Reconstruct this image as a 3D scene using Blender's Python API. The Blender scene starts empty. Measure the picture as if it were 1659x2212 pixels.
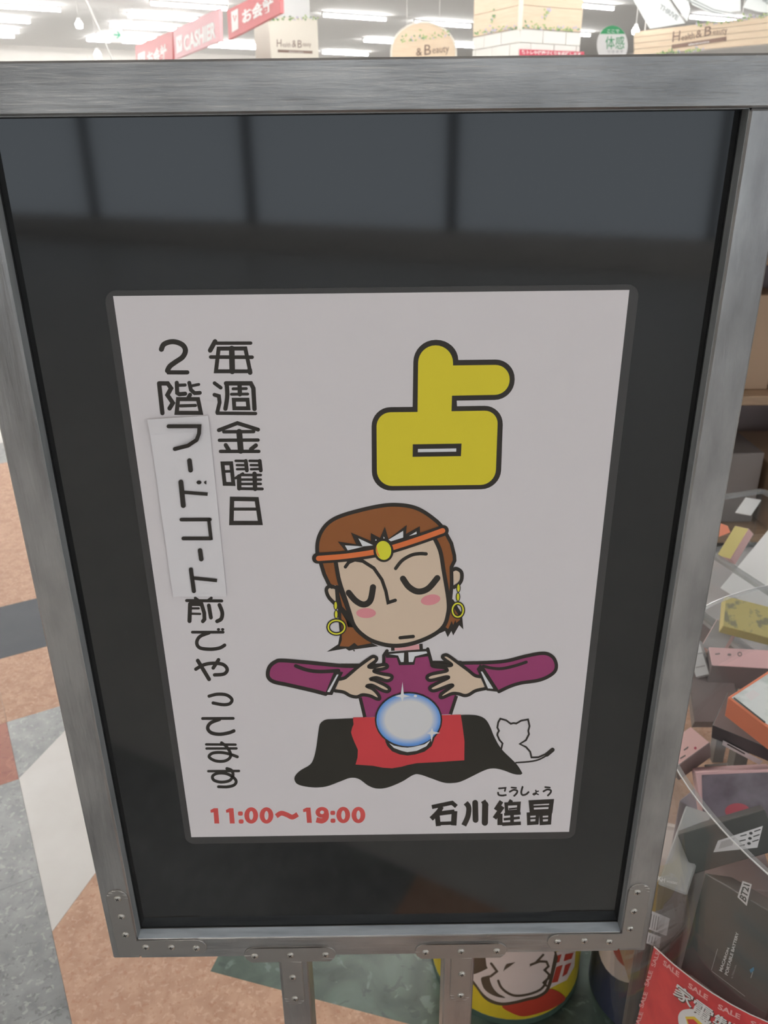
import bpy, bmesh, math, random
from mathutils import Vector, Matrix
from mathutils.geometry import tessellate_polygon
random.seed(7)
SC = bpy.context.scene
COL = SC.collection
R = math.radians
# ------------------------------------------------------------------ camera, world, exposure
H0 = 0.985                                   # height of the poster's middle above the floor
CAM = Vector((0.004, -0.4773, 0.2847 + H0))
PITCH, YAW, ROLL, FPX = R(24.26), R(0.21), R(-0.65), 1750.0
FW = Vector((math.sin(YAW)*math.cos(PITCH), math.cos(YAW)*math.cos(PITCH), -math.sin(PITCH)))
r0 = Vector((math.cos(YAW), -math.sin(YAW), 0)); u0 = r0.cross(FW)
RT = math.cos(ROLL)*r0 + math.sin(ROLL)*u0
UP = -math.sin(ROLL)*r0 + math.cos(ROLL)*u0
cam = bpy.data.cameras.new('camera')
cam.sensor_fit = 'VERTICAL'; cam.sensor_height = 36.0; cam.sensor_width = 27.0
cam.lens = 36.0*FPX/2212.0
cam.clip_start = 0.02; cam.clip_end = 200
cam.dof.use_dof = True; cam.dof.focus_distance = 0.52; cam.dof.aperture_fstop = 20.0
camo = bpy.data.objects.new('camera', cam); COL.objects.link(camo)
m3 = Matrix((RT, UP, -FW)).transposed()
camo.matrix_world = Matrix.Translation(CAM) @ m3.to_4x4()
SC.camera = camo
w = bpy.data.worlds.new('store_air'); SC.world = w; w.use_nodes = True
w.node_tree.nodes['Background'].inputs[0].default_value = (0.80, 0.90, 1.0, 1)
w.node_tree.nodes['Background'].inputs[1].default_value = 1.0
SC.view_settings.view_transform = 'Standard'; SC.view_settings.look = 'None'
SC.view_settings.gamma = 1.0; SC.view_settings.use_curve_mapping = False
SC.view_settings.exposure = 0.36
SC.cycles.max_bounces = 6; SC.cycles.diffuse_bounces = 3; SC.cycles.glossy_bounces = 3; SC.cycles.transparent_max_bounces = 12
SC.cycles.use_adaptive_sampling = True; SC.cycles.adaptive_threshold = 0.08
LAMP = 60.0                                   # radiance of the fluorescent tubes

# ------------------------------------------------------------------ geometry helpers
def ray(px, py):
    return FW + RT*((px-829.5)/FPX) - UP*((py-1106.0)/FPX)
def at_y(px, py, Y): d = ray(px, py); return CAM + d*((Y-CAM.y)/d.y)
def at_z(px, py, Z): d = ray(px, py); return CAM + d*((Z-CAM.z)/d.z)
def on_plane(px, py, P, n):
    d = ray(px, py); return CAM + d*((P-CAM).dot(n)/d.dot(n))
TH = R(29.0)                                  # the shop's own grid is turned 29 degrees from the sign
E1 = Vector((math.sin(TH), -math.cos(TH), 0)); E2 = Vector((math.cos(TH), math.sin(TH), 0))
def G(a, b, z=0.0): return E1*a + E2*b + Vector((0, 0, z))

def lin(c):
    c /= 255.0
    return c/12.92 if c <= 0.04045 else ((c+0.055)/1.055)**2.4
def alb(r, g, b, k=0.55): return tuple(min(0.86, lin(v)/k) for v in (r, g, b))

def mat(name, col, rough=0.6, metal=0.0, spec=0.5, emit=None, bump=None, mottle=None, coat=0.0):
    m = bpy.data.materials.new(name); m.use_nodes = True
    nt = m.node_tree; b = nt.nodes['Principled BSDF']
    b.inputs['Base Color'].default_value = (*col, 1); b.inputs['Roughness'].default_value = rough
    b.inputs['Metallic'].default_value = metal; b.inputs['Specular IOR Level'].default_value = spec
    b.inputs['Coat Weight'].default_value = coat
    if emit:
        b.inputs['Emission Color'].default_value = (*emit[0], 1); b.inputs['Emission Strength'].default_value = emit[1]
    tc = nt.nodes.new('ShaderNodeTexCoord')
    def noise(scale, stretch, det):
        mp = nt.nodes.new('ShaderNodeMapping'); mp.inputs['Scale'].default_value = stretch
        nt.links.new(tc.outputs['Object'], mp.inputs['Vector'])
        n = nt.nodes.new('ShaderNodeTexNoise'); n.inputs['Scale'].default_value = scale; n.inputs['Detail'].default_value = det
        nt.links.new(mp.outputs['Vector'], n.inputs['Vector']); return n
    if mottle:                                 # (second colour, scale, stretch, low, high)
        c2, sc, st, lo, hi = mottle
        n = noise(sc, st, 6); rp = nt.nodes.new('ShaderNodeValToRGB')
        rp.color_ramp.elements[0].position = lo; rp.color_ramp.elements[0].color = (*col, 1)
        rp.color_ramp.elements[1].position = hi; rp.color_ramp.elements[1].color = (*c2, 1)
        nt.links.new(n.outputs['Fac'], rp.inputs['Fac']); nt.links.new(rp.outputs['Color'], b.inputs['Base Color'])
    if bump:                                   # (scale, stretch, strength)
        n = noise(bump[0], bump[1], 4); bp = nt.nodes.new('ShaderNodeBump')
        bp.inputs['Strength'].default_value = bump[2]; bp.inputs['Distance'].default_value = 0.002
        nt.links.new(n.outputs['Fac'], bp.inputs['Height']); nt.links.new(bp.outputs['Normal'], b.inputs['Normal'])
    return m

def speckle(name, base, light, dark, scale, rough=0.45, lo=0.60, amt=0.8):
    """chip flooring: a soft mottle of two colours with small light and dark chips"""
    m = bpy.data.materials.new(name); m.use_nodes = True; nt = m.node_tree; b = nt.nodes['Principled BSDF']
    b.inputs['Roughness'].default_value = rough
    tc = nt.nodes.new('ShaderNodeTexCoord')
    def layer(sc, det, off, p0, p1):
        mp = nt.nodes.new('ShaderNodeMapping'); mp.inputs['Location'].default_value = (off, off*0.7, 0)
        nt.links.new(tc.outputs['Object'], mp.inputs['Vector'])
        n = nt.nodes.new('ShaderNodeTexNoise'); n.inputs['Scale'].default_value = sc; n.inputs['Detail'].default_value = det; n.inputs['Distortion'].default_value = 0.6
        nt.links.new(mp.outputs['Vector'], n.inputs['Vector'])
        r = nt.nodes.new('ShaderNodeMapRange'); r.inputs['From Min'].default_value = p0; r.inputs['From Max'].default_value = p1
        nt.links.new(n.outputs['Fac'], r.inputs['Value']); return r.outputs['Result']
    def blend(fac, c0, c1, k):
        mu = nt.nodes.new('ShaderNodeMath'); mu.operation = 'MULTIPLY'; mu.inputs[1].default_value = k; nt.links.new(fac, mu.inputs[0])
        mx = nt.nodes.new('ShaderNodeMix'); mx.data_type = 'RGBA'; nt.links.new(mu.outputs[0], mx.inputs[0])
        if isinstance(c0, tuple): mx.inputs[6].default_value = (*c0, 1)
        else: nt.links.new(c0, mx.inputs[6])
        mx.inputs[7].default_value = (*c1, 1); return mx.outputs[2]
    c = blend(layer(scale*0.3, 6, 0, 0.35, 0.65), base[0], base[1], 1.0)
    c = blend(layer(scale, 3, 5, lo, lo+0.05), c, light, amt)
    c = blend(layer(scale*1.2, 3, 11, lo+0.01, lo+0.06), c, dark, amt)
    nt.links.new(c, b.inputs['Base Color']); return m

def clear(name, tint, gloss=0.06, haze=0.04, hazecol=(0.7, 0.72, 0.72)):
    """clear plastic sheet: mostly see-through, a little surface gloss and haze"""
    m = bpy.data.materials.new(name); m.use_nodes = True; nt = m.node_tree; nt.nodes.clear()
    o = nt.nodes.new('ShaderNodeOutputMaterial'); t = nt.nodes.new('ShaderNodeBsdfTransparent'); t.inputs[0].default_value = (*tint, 1)
    g = nt.nodes.new('ShaderNodeBsdfGlossy'); g.inputs['Roughness'].default_value = 0.05
    d = nt.nodes.new('ShaderNodeBsdfDiffuse'); d.inputs[0].default_value = (*hazecol, 1)
    lw = nt.nodes.new('ShaderNodeLayerWeight'); lw.inputs['Blend'].default_value = 0.5
    pw = nt.nodes.new('ShaderNodeMath'); pw.operation = 'POWER'; pw.inputs[1].default_value = 4.0; nt.links.new(lw.outputs['Facing'], pw.inputs[0])
    f = nt.nodes.new('ShaderNodeMath'); f.operation = 'MULTIPLY_ADD'; f.inputs[1].default_value = 0.3; f.inputs[2].default_value = gloss*0.6; nt.links.new(pw.outputs[0], f.inputs[0])
    a = nt.nodes.new('ShaderNodeMixShader'); a.inputs[0].default_value = haze
    nt.links.new(t.outputs[0], a.inputs[1]); nt.links.new(d.outputs[0], a.inputs[2])
    b = nt.nodes.new('ShaderNodeMixShader'); nt.links.new(f.outputs[0], b.inputs[0])
    nt.links.new(a.outputs[0], b.inputs[1]); nt.links.new(g.outputs[0], b.inputs[2])
    nt.links.new(b.outputs[0], o.inputs[0]); return m

def mesh_obj(name, verts, faces, mats, parent=None, loc=None, midx=None, smooth=False):
    """verts in world space; stored relative to the parent (or to loc for a top-level thing)"""
    base = Vector(loc) if loc is not None else (Vector(parent['_o']) if parent is not None else Vector((0, 0, 0)))
    me = bpy.data.meshes.new(name)
    me.from_pydata([tuple(Vector(v)-base) for v in verts], [], faces)
    for m in (mats if isinstance(mats, (list, tuple)) else [mats]): me.materials.append(m)
    if midx: me.polygons.foreach_set('material_index', midx)
    if smooth: me.polygons.foreach_set('use_smooth', [True]*len(me.polygons))
    me.update()
    o = bpy.data.objects.new(name, me); COL.objects.link(o)
    o['_o'] = tuple(base)
    if parent is not None: o.parent = parent
    else: o.location = base
    return o
def thing(name, loc, label, cat, group=None):
    o = bpy.data.objects.new(name, None); COL.objects.link(o); o.location = loc; o['_o'] = tuple(loc)
    o.empty_display_size = 0.05
    return tag(o, label, cat, group)
def tag(o, label, cat=None, group=None):
    o['label'] = label
    if cat: o['category'] = cat
    if group: o['group'] = group
    return o
def struct(o, label=None):
    o['kind'] = 'structure'
    if label: o['label'] = label
    return o

def obox(c, U, V, W, bevel=0.0, seg=1):
    """oriented box from centre and half vectors -> verts, faces"""
    c = Vector(c); bm = bmesh.new(); bmesh.ops.create_cube(bm, size=2.0)
    M = Matrix((U, V, W)).transposed()
    if bevel > 0:
        L = (U.length, V.length, W.length)
        for v in bm.verts: v.co = Vector((v.co.x*L[0], v.co.y*L[1], v.co.z*L[2]))
        bmesh.ops.bevel(bm, geom=bm.edges[:], offset=bevel, segments=seg, affect='EDGES')
        Mn = Matrix((U.normalized(), V.normalized(), W.normalized())).transposed()
        vs = [c + Mn @ v.co for v in bm.verts]
    else:
        vs = [c + M @ v.co for v in bm.verts]
    bm.verts.index_update()
    fs = [[v.index for v in f.verts] for f in bm.faces]; bm.free()
    return vs, fs
def abox(x0, x1, y0, y1, z0, z1, bevel=0.0, seg=1):
    return obox(((x0+x1)/2, (y0+y1)/2, (z0+z1)/2), Vector(((x1-x0)/2, 0, 0)), Vector((0, (y1-y0)/2, 0)), Vector((0, 0, (z1-z0)/2)), bevel, seg)
def join(*parts):
    V, F = [], []
    for vs, fs in parts:
        n = len(V); V += list(vs); F += [[i+n for i in f] for f in fs]
    return V, F
def prism(pts, ext):
    """planar polygon (3D points) extruded by vector ext"""
    n = len(pts); pts = [Vector(p) for p in pts]; V = pts + [p+ext for p in pts]
    tr = tessellate_polygon([pts])
    F = [list(t) for t in tr] + [[i+n for i in reversed(t)] for t in tr]
    F += [[i, (i+1) % n, (i+1) % n + n, i+n] for i in range(n)]
    return V, F
def rpoly(pts, seg=8):
    """polygon of (x, y, radius) with rounded corners -> 2D points"""
    out = []; n = len(pts)
    for i in range(n):
        x, y, r = pts[i]; p = Vector((x, y)); a = Vector(pts[i-1][:2]); b = Vector(pts[(i+1) % n][:2])
        if r <= 0: out.append((x, y)); continue
        da = (a-p); db = (b-p); ra = min(r, da.length*0.5 if pts[i-1][2] else da.length); rb = min(r, db.length*0.5 if pts[(i+1) % n][2] else db.length)
        A = p + da.normalized()*ra; B = p + db.normalized()*rb
        for k in range(seg+1):
            t = k/seg; c = 0.552
            P1 = A.lerp(p, c); P2 = B.lerp(p, c)
            q = A*(1-t)**3 + P1*3*t*(1-t)**2 + P2*3*t*t*(1-t) + B*t**3
            out.append((q.x, q.y))
    return out
def catmull(pts, closed=False, n=6):
    out = []; m = len(pts); P = [Vector(p) for p in pts]
    for i in range(m if closed else m-1):
        a = P[(i-1) % m] if (closed or i > 0) else P[0]; b = P[i]; c = P[(i+1) % m]
        d = P[(i+2) % m] if (closed or i+2 < m) else P[-1]
        for k in range(n):
            t = k/n
            q = 0.5*((2*b) + (c-a)*t + (2*a-5*b+4*c-d)*t*t + (3*b-a-3*c+d)*t**3)
            out.append((q.x, q.y))
    if not closed: out.append(tuple(P[-1]))
    return out
def ell(cx, cy, rx, ry, rot=0, n=28):
    c, s = math.cos(R(rot)), math.sin(R(rot))
    return [(cx + rx*math.cos(a)*c - ry*math.sin(a)*s, cy + rx*math.cos(a)*s + ry*math.sin(a)*c) for a in (2*math.pi*i/n for i in range(n))]
def tube(pts, r, n=6):
    V, F = [], []; pts = [Vector(p) for p in pts]
    for i, p in enumerate(pts):
        t = (pts[min(i+1, len(pts)-1)] - pts[max(i-1, 0)]).normalized()
        a = t.cross(Vector((0, 0, 1)));
        if a.length < 1e-3: a = t.cross(Vector((1, 0, 0)))
        a.normalize(); b = t.cross(a)
        V += [p + (a*math.cos(2*math.pi*k/n) + b*math.sin(2*math.pi*k/n))*r for k in range(n)]
    for i in range(len(pts)-1):
        F += [[i*n+k, i*n+(k+1) % n, (i+1)*n+(k+1) % n, (i+1)*n+k] for k in range(n)]
    F += [list(range(n))[::-1], [(len(pts)-1)*n+k for k in range(n)]]
    return V, F
def lathe(cx, cy, prof, n=48, a0=0.0, a1=2*math.pi):
    """profile of (radius, z); full turn"""
    V, F = [], []; m = len(prof)
    full = abs(a1-a0-2*math.pi) < 1e-6; cnt = n if full else n+1
    for i in range(cnt):
        a = a0 + (a1-a0)*i/n
        V += [(cx+r*math.cos(a), cy+r*math.sin(a), z) for r, z in prof]
    for i in range(n):
        j = (i+1) % cnt
        F += [[i*m+k, j*m+k, j*m+k+1, i*m+k+1] for k in range(m-1)]
    return V, F

# ------------------------------------------------------------------ flat print, drawn as thin inked shapes on a surface
class Art:
    K = 1.0                                    # stroke weight
    def __init__(s, org=(0, 0), sc=1.0): s.V = []; s.F = []; s.I = []; s.M = []; s.o = org; s.s = sc
    def crop(s, x, y, sc): s.o = (x, y); s.s = sc; return s
    def P(s, p): return (s.o[0]+p[0]/s.s, s.o[1]+p[1]/s.s)
    def mi(s, m):
        if m not in s.M: s.M.append(m)
        return s.M.index(m)
    def fill(s, pts, m, h, smooth=False):
        if smooth: pts = catmull(pts, True)
        pts = [s.P(p) for p in pts]; n = len(s.V)
        s.V += [(x, y, h) for x, y in pts]
        for t in tessellate_polygon([[Vector((x, y, 0)) for x, y in pts]]):
            s.F.append([i+n for i in t]); s.I.append(s.mi(m))
        return s
    def stroke(s, pts, wd, m, h, smooth=False, closed=False, cap=True):
        s.n = getattr(s, 'n', 0)+1; h = h+min(0.9, 0.015*s.n)   # each pen stroke a hair above the one before
        if smooth: pts = catmull(pts, closed)
        P = [Vector(s.P(p)) for p in pts]; w2 = wd*Art.K/s.s/2; n = len(P); b = len(s.V); k = s.mi(m)
        L, Rr = [], []
        for i in range(n):
            a = P[(i-1) % n] if (closed or i > 0) else None; c = P[(i+1) % n] if (closed or i < n-1) else None
            d1 = (P[i]-a).normalized() if a is not None else None; d2 = (c-P[i]).normalized() if c is not None else None
            if d1 is None: d1 = d2
            if d2 is None: d2 = d1
            n1 = Vector((-d1.y, d1.x)); n2 = Vector((-d2.y, d2.x)); mm = n1+n2
            mm = n1 if mm.length < 1e-3 else mm.normalized()
            f = min(1.5, 1.0/max(0.3, mm.dot(n1)))
            L.append(P[i]+mm*w2*f); Rr.append(P[i]-mm*w2*f)
        s.V += [(v.x, v.y, h) for v in L] + [(v.x, v.y, h) for v in Rr]
        for i in range(n if closed else n-1):
            j = (i+1) % n; s.F.append([b+i, b+j, b+n+j, b+n+i]); s.I.append(k)
        if cap and not closed:
            for c, d in ((P[0], P[0]-P[1]), (P[-1], P[-1]-P[-2])):
                a0 = math.atan2(d.y, d.x); q = len(s.V)
                s.V += [(c.x+w2*math.cos(a0-math.pi/2+math.pi*i/8), c.y+w2*math.sin(a0-math.pi/2+math.pi*i/8), h) for i in range(9)]
                s.F.append(list(range(q, q+9))); s.I.append(k)
        return s
    def ring(s, c, rx, ry, wd, m, h, rot=0): return s.stroke(ell(*c, rx, ry, rot), wd, m, h, closed=True)
    def donut(s, c, ro, ri, m, h):
        a = [s.P(p) for p in ell(*c, *ro)]; b = [s.P(p) for p in ell(*c, *ri)]; n = len(a); q = len(s.V)
        s.V += [(x, y, h) for x, y in a+b]
        for i in range(n): j = (i+1) % n; s.F.append([q+i, q+j, q+n+j, q+n+i]); s.I.append(s.mi(m))
        return s
    def text(s, body, quad, m, h, bold=0.0, shear=0.0):
        """type set into the quadrilateral TL, TR, BR, BL"""
        cu = bpy.data.curves.new('type', 'FONT'); cu.body = body; cu.size = 1; cu.offset = bold; cu.shear = shear; cu.resolution_u = 3
        o = bpy.data.objects.new('type', cu); COL.objects.link(o)
        me = bpy.data.meshes.new_from_object(o.evaluated_get(bpy.context.evaluated_depsgraph_get()))
        xs = [v.co.x for v in me.vertices]; ys = [v.co.y for v in me.vertices]
        x0, x1, y0, y1 = min(xs), max(xs), min(ys), max(ys); q = len(s.V)
        TL, TR, BR, BL = [Vector(s.P(p)) for p in quad]
        for v in me.vertices:
            a = (v.co.x-x0)/(x1-x0); b = (v.co.y-y0)/(y1-y0)
            p = (TL*(1-a)+TR*a)*b + (BL*(1-a)+BR*a)*(1-b); s.V.append((p.x, p.y, h))
        for f in me.polygons: s.F.append([i+q for i in f.vertices]); s.I.append(s.mi(m))
        bpy.data.objects.remove(o); bpy.data.curves.remove(cu); bpy.data.meshes.remove(me); return s
    def build(s, name, fn, parent, label=None, maxedge=None):
        V, F, I = s.V, s.F, s.I
        if maxedge:
            bm = bmesh.new(); vs = [bm.verts.new(v) for v in V]
            for f, i in zip(F, I):
                try: bm.faces.new([vs[k] for k in f]).material_index = i
                except ValueError: pass
            bmesh.ops.triangulate(bm, faces=bm.faces[:])
            for _ in range(6):
                es = [e for e in bm.edges if e.calc_length() > maxedge]
                if not es: break
                bmesh.ops.subdivide_edges(bm, edges=es, cuts=1); bmesh.ops.triangulate(bm, faces=bm.faces[:])
            bm.verts.index_update(); V = [tuple(v.co) for v in bm.verts]; F = [[v.index for v in f.verts] for f in bm.faces]; I = [f.material_index for f in bm.faces]; bm.free()
        o = mesh_obj(name, [fn(*v) for v in V], F, s.M, parent, midx=I)
        if label: o['label'] = label
        return o

# ------------------------------------------------------------------ materials
M = {}
M['silver'] = mat('silver_paint', alb(134, 132, 130), 0.32, 0.8, 0.5, bump=(60, (0.5, 6, 6), 0.25), mottle=(alb(104, 103, 102), 14, (1, 3, 3), 0.35, 0.7))
M['silver_v'] = mat('silver_paint_upright', alb(134, 132, 130), 0.32, 0.8, 0.5, bump=(60, (6, 6, 0.5), 0.2), mottle=(alb(106, 104, 103), 14, (3, 3, 1), 0.35, 0.7))
M['plate'] = mat('painted_plate', alb(122, 118, 114), 0.34, 0.7, 0.5, bump=(90, (1, 1, 1), 0.06))
M['screw'] = mat('screw_steel', alb(150, 146, 140), 0.32, 0.85)
M['recess'] = mat('screw_recess', (0.03, 0.028, 0.026), 0.6)
M['panel'] = mat('black_acrylic', (0.0075, 0.0072, 0.007), 0.06, 0, 0.75)
M['gap'] = mat('panel_gasket', (0.012, 0.012, 0.012), 0.6)
M['film'] = mat('laminate_film', (0.062, 0.058, 0.056), 0.4, 0, 0.4)
M['paper'] = mat('poster_paper', (0.83, 0.77, 0.77), 0.5, 0, 0.3, coat=0.0)
M['slip'] = mat('slip_paper', (0.86, 0.815, 0.82), 0.8, 0, 0.1)
M['ink'] = mat('black_ink', alb(42, 38, 34), 0.45, 0, 0.3)
M['cloth'] = mat('cloth_ink', alb(38, 36, 31), 0.45, 0, 0.3)
M['yellow'] = mat('yellow_ink', alb(184, 168, 42), 0.45, 0, 0.3)
M['brown'] = mat('brown_ink', alb(118, 72, 40), 0.45, 0, 0.3)
M['orange'] = mat('orange_ink', alb(188, 96, 54), 0.45, 0, 0.3)
M['gem'] = mat('gem_ink', alb(192, 178, 48), 0.45, 0, 0.3)
M['skin'] = mat('skin_ink', alb(180, 160, 140), 0.45, 0, 0.3)
M['blush'] = mat('blush_ink', alb(188, 118, 122), 0.45, 0, 0.3)
M['neck'] = mat('neck_ink', alb(200, 132, 134), 0.45, 0, 0.3)
M['robe'] = mat('robe_ink', alb(124, 52, 88), 0.45, 0, 0.3)
M['redcloth'] = mat('red_ink', alb(168, 54, 58), 0.45, 0, 0.3)
M['timered'] = mat('time_ink', alb(172, 70, 66), 0.45, 0, 0.3)
M['print_white'] = mat('print_white', alb(184, 182, 184), 0.5, 0, 0.3)
# crystal ball print: pale middle fading to a blue edge
bm_ = bpy.data.materials.new('ball_print'); bm_.use_nodes = True; nt = bm_.node_tree; b_ = nt.nodes['Principled BSDF']
tc = nt.nodes.new('ShaderNodeTexCoord'); mp = nt.nodes.new('ShaderNodeMapping'); gr = nt.nodes.new('ShaderNodeTexGradient'); gr.gradient_type = 'SPHERICAL'
mp.inputs['Scale'].default_value = (1/0.0253, 1/0.0253, 1/0.0253); rp = nt.nodes.new('ShaderNodeValToRGB')
rp.color_ramp.elements[0].position = 0.0; rp.color_ramp.elements[0].color = (*alb(48, 96, 168), 1)
rp.color_ramp.elements[1].position = 0.34; rp.color_ramp.elements[1].color = (*alb(180, 178, 178), 1)
e_ = rp.color_ramp.elements.new(0.12); e_.color = (*alb(92, 132, 184), 1)
nt.links.new(tc.outputs['Object'], mp.inputs[0]); nt.links.new(mp.outputs[0], gr.inputs[0]); nt.links.new(gr.outputs['Fac'], rp.inputs[0]); nt.links.new(rp.outputs[0], b_.inputs['Base Color'])
b_.inputs['Roughness'].default_value = 0.45
M['ball'] = bm_
M['tan'] = speckle('tan_floor_tile', (alb(166, 130, 108, 0.78), alb(182, 147, 124, 0.78)), alb(196, 164, 144, 0.78), alb(158, 114, 90, 0.78), 105, 0.6, 0.57, 0.55)
M['grey_tile'] = speckle('grey_floor_tile', (alb(112, 114, 115, 0.78), alb(134, 136, 136, 0.78)), alb(164, 164, 162, 0.78), alb(92, 92, 92, 0.78), 80, 0.28, 0.59, 0.6)
M['terracotta'] = speckle('terracotta_floor_tile', (alb(132, 76, 60, 0.78), alb(150, 92, 74, 0.78)), alb(162, 106, 88, 0.78), alb(116, 62, 48, 0.78), 50, 0.45, 0.58, 0.6)
M['marble'] = mat('white_marble_tile', alb(192, 187, 183, 0.84), 0.3, mottle=(alb(202, 199, 196, 0.84), 7, (1, 1, 1), 0.3, 0.7))
M['green'] = speckle('green_marble_tile', (alb(50, 62, 54, 0.78), alb(86, 102, 94, 0.78)), alb(126, 140, 136, 0.78), alb(38, 46, 42, 0.78), 34, 0.3, 0.60, 0.4)
M['slate'] = mat('blue_grey_tile', (0.045, 0.052, 0.066), 0.6, mottle=((0.055, 0.062, 0.076), 12, (1, 1, 1), 0.3, 0.7))
M['grout'] = mat('floor_base', alb(96, 92, 90), 0.8)
M['vinyl'] = mat('shop_vinyl', (0.62, 0.60, 0.57), 0.4, mottle=((0.56, 0.55, 0.53), 5, (1, 1, 1), 0.3, 0.7))
M['ceiling'] = mat('ceiling_board', (0.82, 0.815, 0.81), 0.9, bump=(30, (1, 1, 1), 0.1))
M['wall'] = mat('wall_paint', (0.80, 0.77, 0.74), 0.9, mottle=((0.77, 0.74, 0.71), 3, (1, 1, 1), 0.3, 0.7))
M['tube'] = mat('lamp_tube', (0.9, 0.9, 0.9), 0.4, emit=((1.0, 0.985, 0.95), LAMP))
M['white'] = mat('white_enamel', (0.82, 0.82, 0.82), 0.5)

# ------------------------------------------------------------------ the shop: floor, walls, ceiling
GA0, GA1, GB0, GB1, CZ = -21.5, 9.0, -13.0, 17.0, 3.4
def quadwall(name, a, b, z0, z1, m, out):
    pts = [a+Vector((0, 0, z0)), b+Vector((0, 0, z0)), b+Vector((0, 0, z1)), a+Vector((0, 0, z1))]
    V, F = prism(pts, out*0.12); return struct(mesh_obj(name, V, F, m))
floor = struct(mesh_obj('floor', *prism([G(GA0, GB0, -0.004), G(GA1, GB0, -0.004), G(GA1, GB1, -0.004), G(GA0, GB1, -0.004)], Vector((0, 0, -0.1))), M['vinyl']))
struct(mesh_obj('ceiling', *prism([G(GA0, GB0, CZ), G(GA1, GB0, CZ), G(GA1, GB1, CZ), G(GA0, GB1, CZ)], Vector((0, 0, 0.1))), M['ceiling']))
quadwall('wall_far', G(GA0, GB0), G(GA0, GB1), -0.1, CZ, M['wall'], -E1)
quadwall('wall_near', G(GA1, GB0), G(GA1, GB1), -0.1, 0.35, M['wall'], E1)
quadwall('wall_near_lintel', G(GA1, GB0), G(GA1, GB1), 2.75, CZ, M['wall'], E1)
M['mullion'] = mat('window_post', (0.05, 0.05, 0.055), 0.5)
for i in range(11):                            # the shop front's glazing posts
    b0 = GB0+0.06+(GB1-GB0-0.2)*i/10
    V, F = obox(G(GA1+0.06, b0, 1.55), E2*0.05, E1*0.06, Vector((0, 0, 1.1999))); struct(mesh_obj('trim_%d' % (i+2), V, F, M['mullion']), 'dark glazing post of the shop front')
quadwall('wall_left', G(GA0, GB0), G(GA1, GB0), -0.1, CZ, M['wall'], -E2)
quadwall('wall_right', G(GA0, GB1), G(GA1, GB1), -0.1, CZ, M['wall'], E2)
M['blue_band'] = mat('blue_band', alb(120, 134, 186), 0.6)
V, F = prism([G(GA0, -13.0, 2.0), G(GA0, -1.0, 2.0), G(GA0, -1.0, 2.2), G(GA0, -13.0, 2.2)], E1*0.03)
struct(mesh_obj('trim_1', V, F, M['blue_band']), 'blue band along the far shop wall')

def tile(pts, m):
    c = Vector((sum(p[0] for p in pts)/len(pts), sum(p[1] for p in pts)/len(pts)))
    q = []
    for a, b in pts:                           # 0.4 mm joint
        d = Vector((a, b))-c; d *= 1-0.0004/max(d.length, 0.05); q.append(G(c.x+d.x, c.y+d.y, 0.0))
    return mesh_obj('tile', *prism(q, Vector((0, 0, -0.004))), M[m], floor)
for i in range(4):
    b0 = -0.258-0.3*i
    for k in range(6): tile([(-1.2+0.3*k, b0), (-0.9+0.3*k, b0), (-0.9+0.3*k, b0-0.3), (-1.2+0.3*k, b0-0.3)], 'grey_tile')
    tile([(-1.425, b0), (-1.2, b0), (-1.2, b0-0.3), (-1.425, b0-0.3)], 'terracotta')
for i in range(-4, 6):
    b0 = -0.258+0.3*i
    tile([(-1.725, b0), (-1.425, b0), (-1.425, b0+0.3), (-1.725, b0+0.3)], 'tan')
    tile([(-2.025, b0), (-1.7255, b0), (-1.7255, b0+0.3), (-2.025, b0+0.3)], 'slate')
    for k in range(4): tile([(-2.3625-0.3375*k, b0), (-2.025-0.3375*k, b0), (-2.025-0.3375*k, b0+0.3), (-2.3625-0.3375*k, b0+0.3)], 'tan')
    tile([(-3.675, b0), (-3.375, b0), (-3.375, b0+0.3), (-3.675, b0+0.3)], 'grey_tile')
tile([(-1.425, -.258), (-1.425, -.035), (-1.202, -.258)], 'grey_tile')
tile([(-1.202, -.258), (-1.425, -.035), (-1.425, .41), (-.757, -.258)], 'marble')
tile([(-.757, -.258), (-1.425, .41), (-1.425, .845), (-.5425, -.0375), (.3, .805), (.6, .805), (.6, -.258)], 'tan')
tile([(-.5425, -.0375), (-1.02, .44), (-.5425, .9175), (-.065, .44)], 'green')
tile([(-1.02, .44), (-1.425, .845), (-1.425, 1.5), (-.5425, 1.5), (-.5425, .9175)], 'tan')
tile([(-.5425, .9175), (-.5425, 1.5), (.3, 1.5), (.3, .805), (-.065, .44)], 'tan')

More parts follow.
